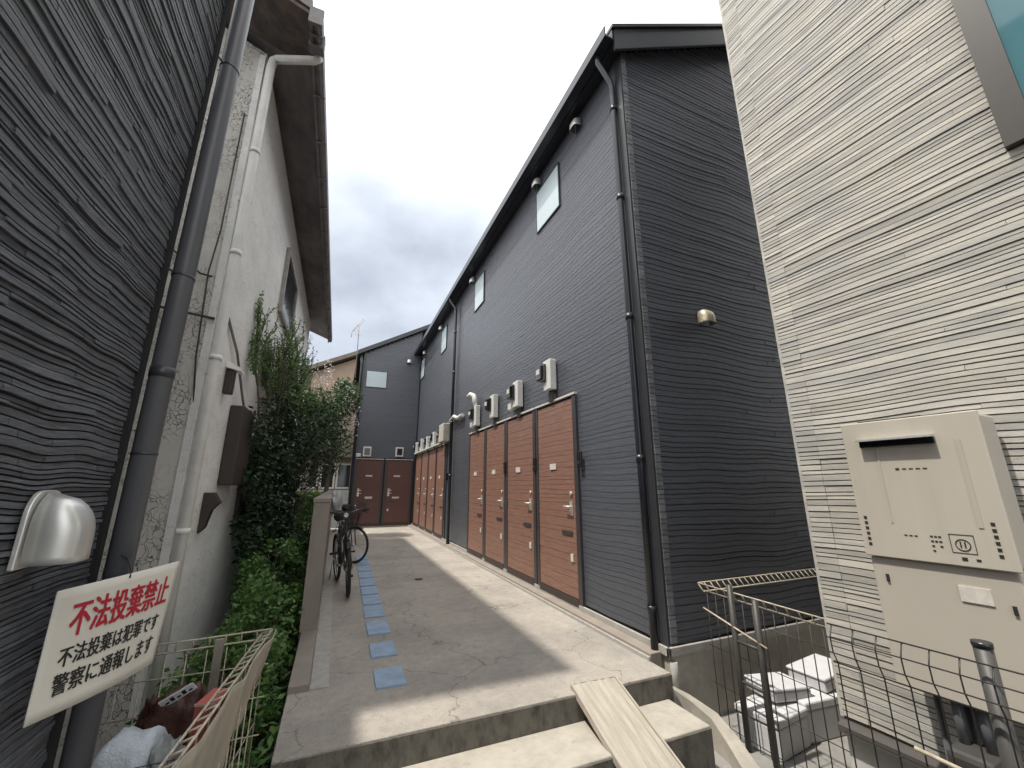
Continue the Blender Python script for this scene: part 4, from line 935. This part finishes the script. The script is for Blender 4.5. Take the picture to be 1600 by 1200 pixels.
# blossoming tree behind
mt = thing('myrtle_tree', 'flowering tree with pale pink blossom near the dark far building', 'tree', (-.1, 12.5, -.5))
b = MB()
for (c, R, n) in (((-.35, 12.4, 3.3), (.6, .9, .75), 2600), ((.0, 12.6, 3.9), (.45, .8, .55), 2600), ((-.7, 11.5, 3.0), (.35, .9, .9), 1800), ((-.45, 12.3, 2.7), (.6, .8, .5), 900), ((.05, 12.8, 2.6), (.3, .6, .6), 500)): leaves(b, c, R, n, .085, r, shell=.1)
b.build('crown', leafmat('deep_leaf', (.02, .05, .018), (.07, .13, .04)), mt)
b = MB()
for (c, R, n) in (((-.35, 12.0, 3.4), (.75, .7, .9), 1500), ((.1, 12.3, 3.2), (.42, .7, .9), 900), ((-.65, 12.0, 4.4), (.3, .5, .5), 400)): leaves(b, c, R, int(n*.55), .05, r, shell=.2)
b.build('blossom', BLOSS, mt)
b = MB(); b.tube([(-.3, 12.6, -.5), (-.25, 12.6, 1.2), (-.2, 12.6, 2.4), (-.1, 12.6, 3.9)], [.07, .06, .045, .015], 8)
for k in range(16):
    a = Vector((-.22, 12.6, r.uniform(1.2, 3.3))); c = a + Vector((r.uniform(-.6, .5), r.uniform(-.7, .7), r.uniform(.3, 1.0))); b.tube([a, a.lerp(c, .5)+Vector((0, 0, .1)), c], [.025, .015, .006], 6)
b.build('trunk', BARK, mt)
# bare twiggy climber on the wall
vn = thing('twiggy_climber', 'feathery green climber reaching up the stucco wall above the dark tree', 'shrub', (-.95, 7.2, -.5))
b = MB(); lv = MB()
def branch(p, d, ln, rad, depth):
    pts = [p]; 
    for k in range(5):
        d = (d + Vector((r.gauss(0, .10), r.gauss(0, .16), r.gauss(.02, .14)))).normalized(); q = pts[-1] + d*ln/5
        q.x = min(max(q.x, -.97), -.55); pts.append(q)
        if depth > 0 and k > 0:
            for s in range(1 if depth < 2 else 3):
                dd = (d + Vector((r.gauss(0, .25), r.choice((-1, 1))*r.uniform(.5, 1.2), r.uniform(-.1, .5)))).normalized(); branch(q, dd, ln*r.uniform(.35, .6), rad*.55, depth-1)
        if depth < 2:
            for _ in range(3):
                a = Vector((r.gauss(0, 1), r.gauss(0, 1), r.gauss(0, 1))).normalized(); t = a.orthogonal().normalized(); s = r.uniform(.02, .04); i = len(lv.v)
                lv.v += [tuple(q), tuple(q+a*s*.5+t*s*.3), tuple(q+a*s), tuple(q+a*s*.5-t*s*.3)]; lv.f.append((i, i+1, i+2, i+3)); lv.sm.append(False)
    b.tube(pts, [rad*(1-.14*k) for k in range(len(pts))], 5, cap=False)
for k in range(14): branch(Vector((-.85+r.uniform(-.05, .1), 5.2+.24*k, 2.1)), Vector((0, r.uniform(-.9, .3), 1)).normalized(), r.uniform(.45, .85) + .045*k, .014, 2)
b.build('stems', BARK, vn); lv.build('foliage', LEAFM, vn)
# shrubs along the foot of the wall
labs = ['dark leafy shrub nearest the left refuse cage', 'low green shrub beside the near end of the parapet', 'green shrub in the bed just past the parapet end', 'rounded green bush below the dark tree', 'bright green bush beyond the dark tree by the parapet', 'yellow-green bush at the far end of the planted bed']
spec = [((-.60, 3.75, -.08), (.38, .55, .42), 3200, .05, LEAFM), ((-.48, 4.6, .12), (.34, .65, .45), 3600, .045, LEAFM), ((-.55, 5.5, .32), (.38, .65, .48), 3600, .045, LEAFM), ((-.56, 6.7, .42), (.38, .8, .48), 3400, .045, LEAFD), ((-.50, 8.6, .62), (.34, 1.2, .50), 3600, .05, LEAFM), ((-.55, 10.8, .78), (.36, 1.2, .50), 2600, .06, LEAFY)]
for i, (c, R, n, s, m) in enumerate(spec):
    t = thing('shrub', labs[i], 'shrub', (c[0], c[1], -.5), 'shrubs in the bed beside the stucco house')
    b = MB(); leaves(b, c, R, n, s, r, shell=.25)
    for k in range(9):
        cc = (c[0]+r.uniform(-.7, .7)*R[0], c[1]+r.uniform(-.9, .9)*R[1], c[2]+r.uniform(.2, .9)*R[2]); leaves(b, cc, (.12, .16, .12), 180, s, r, shell=.1)
    b.build('foliage', m, t)
    b = MB()
    for k in range(12):
        a = Vector((c[0]+r.uniform(-.12, .12), c[1]+r.uniform(-.2, .2), -.5)); e_ = Vector((c[0]+r.uniform(-.8, .8)*R[0], c[1]+r.uniform(-.8, .8)*R[1], c[2]+r.uniform(-.2, .9)*R[2])); b.tube([a, a.lerp(e_, .5)+Vector((r.uniform(-.05, .05), 0, .05)), e_], [.010, .008, .003], 5)
    b.build('stems', BARK, t)
# big-leaved undergrowth at the foot
b = MB()
for _ in range(900):
    q = Vector((r.uniform(-.9, -.2), r.uniform(3.05, 4.6), r.uniform(-.46, -.15))); a = Vector((r.gauss(0, 1), r.gauss(0, 1), r.uniform(.1, .9))).normalized(); t_ = a.cross(Vector((0, 0, 1))).normalized(); s = r.uniform(.05, .11); i = len(b.v)
    b.v += [tuple(q), tuple(q+a*s*.5+t_*s*.22+Vector((0, 0, .01))), tuple(q+a*s), tuple(q+a*s*.5-t_*s*.22+Vector((0, 0, .01)))]; b.f.append((i, i+1, i+2, i+3)); b.sm.append(False)
for _ in range(5000):
    q = Vector((r.uniform(-.95, -.2), r.uniform(4.6, 14), r.uniform(-.48, -.1))); a = Vector((r.gauss(0, 1), r.gauss(0, 1), r.uniform(.1, .9))).normalized(); t_ = a.cross(Vector((0, 0, 1))).normalized(); s = r.uniform(.04, .08); i = len(b.v)
    b.v += [tuple(q), tuple(q+a*s*.5+t_*s*.25), tuple(q+a*s), tuple(q+a*s*.5-t_*s*.25)]; b.f.append((i, i+1, i+2, i+3)); b.sm.append(False)
o = b.build('ground_cover', LEAFM); o['kind'] = 'stuff'; o['label'] = 'leafy undergrowth covering the bed beside the stucco house'; o['category'] = 'ground cover'
# keep drawing order simple
SC.cycles.max_bounces = 8
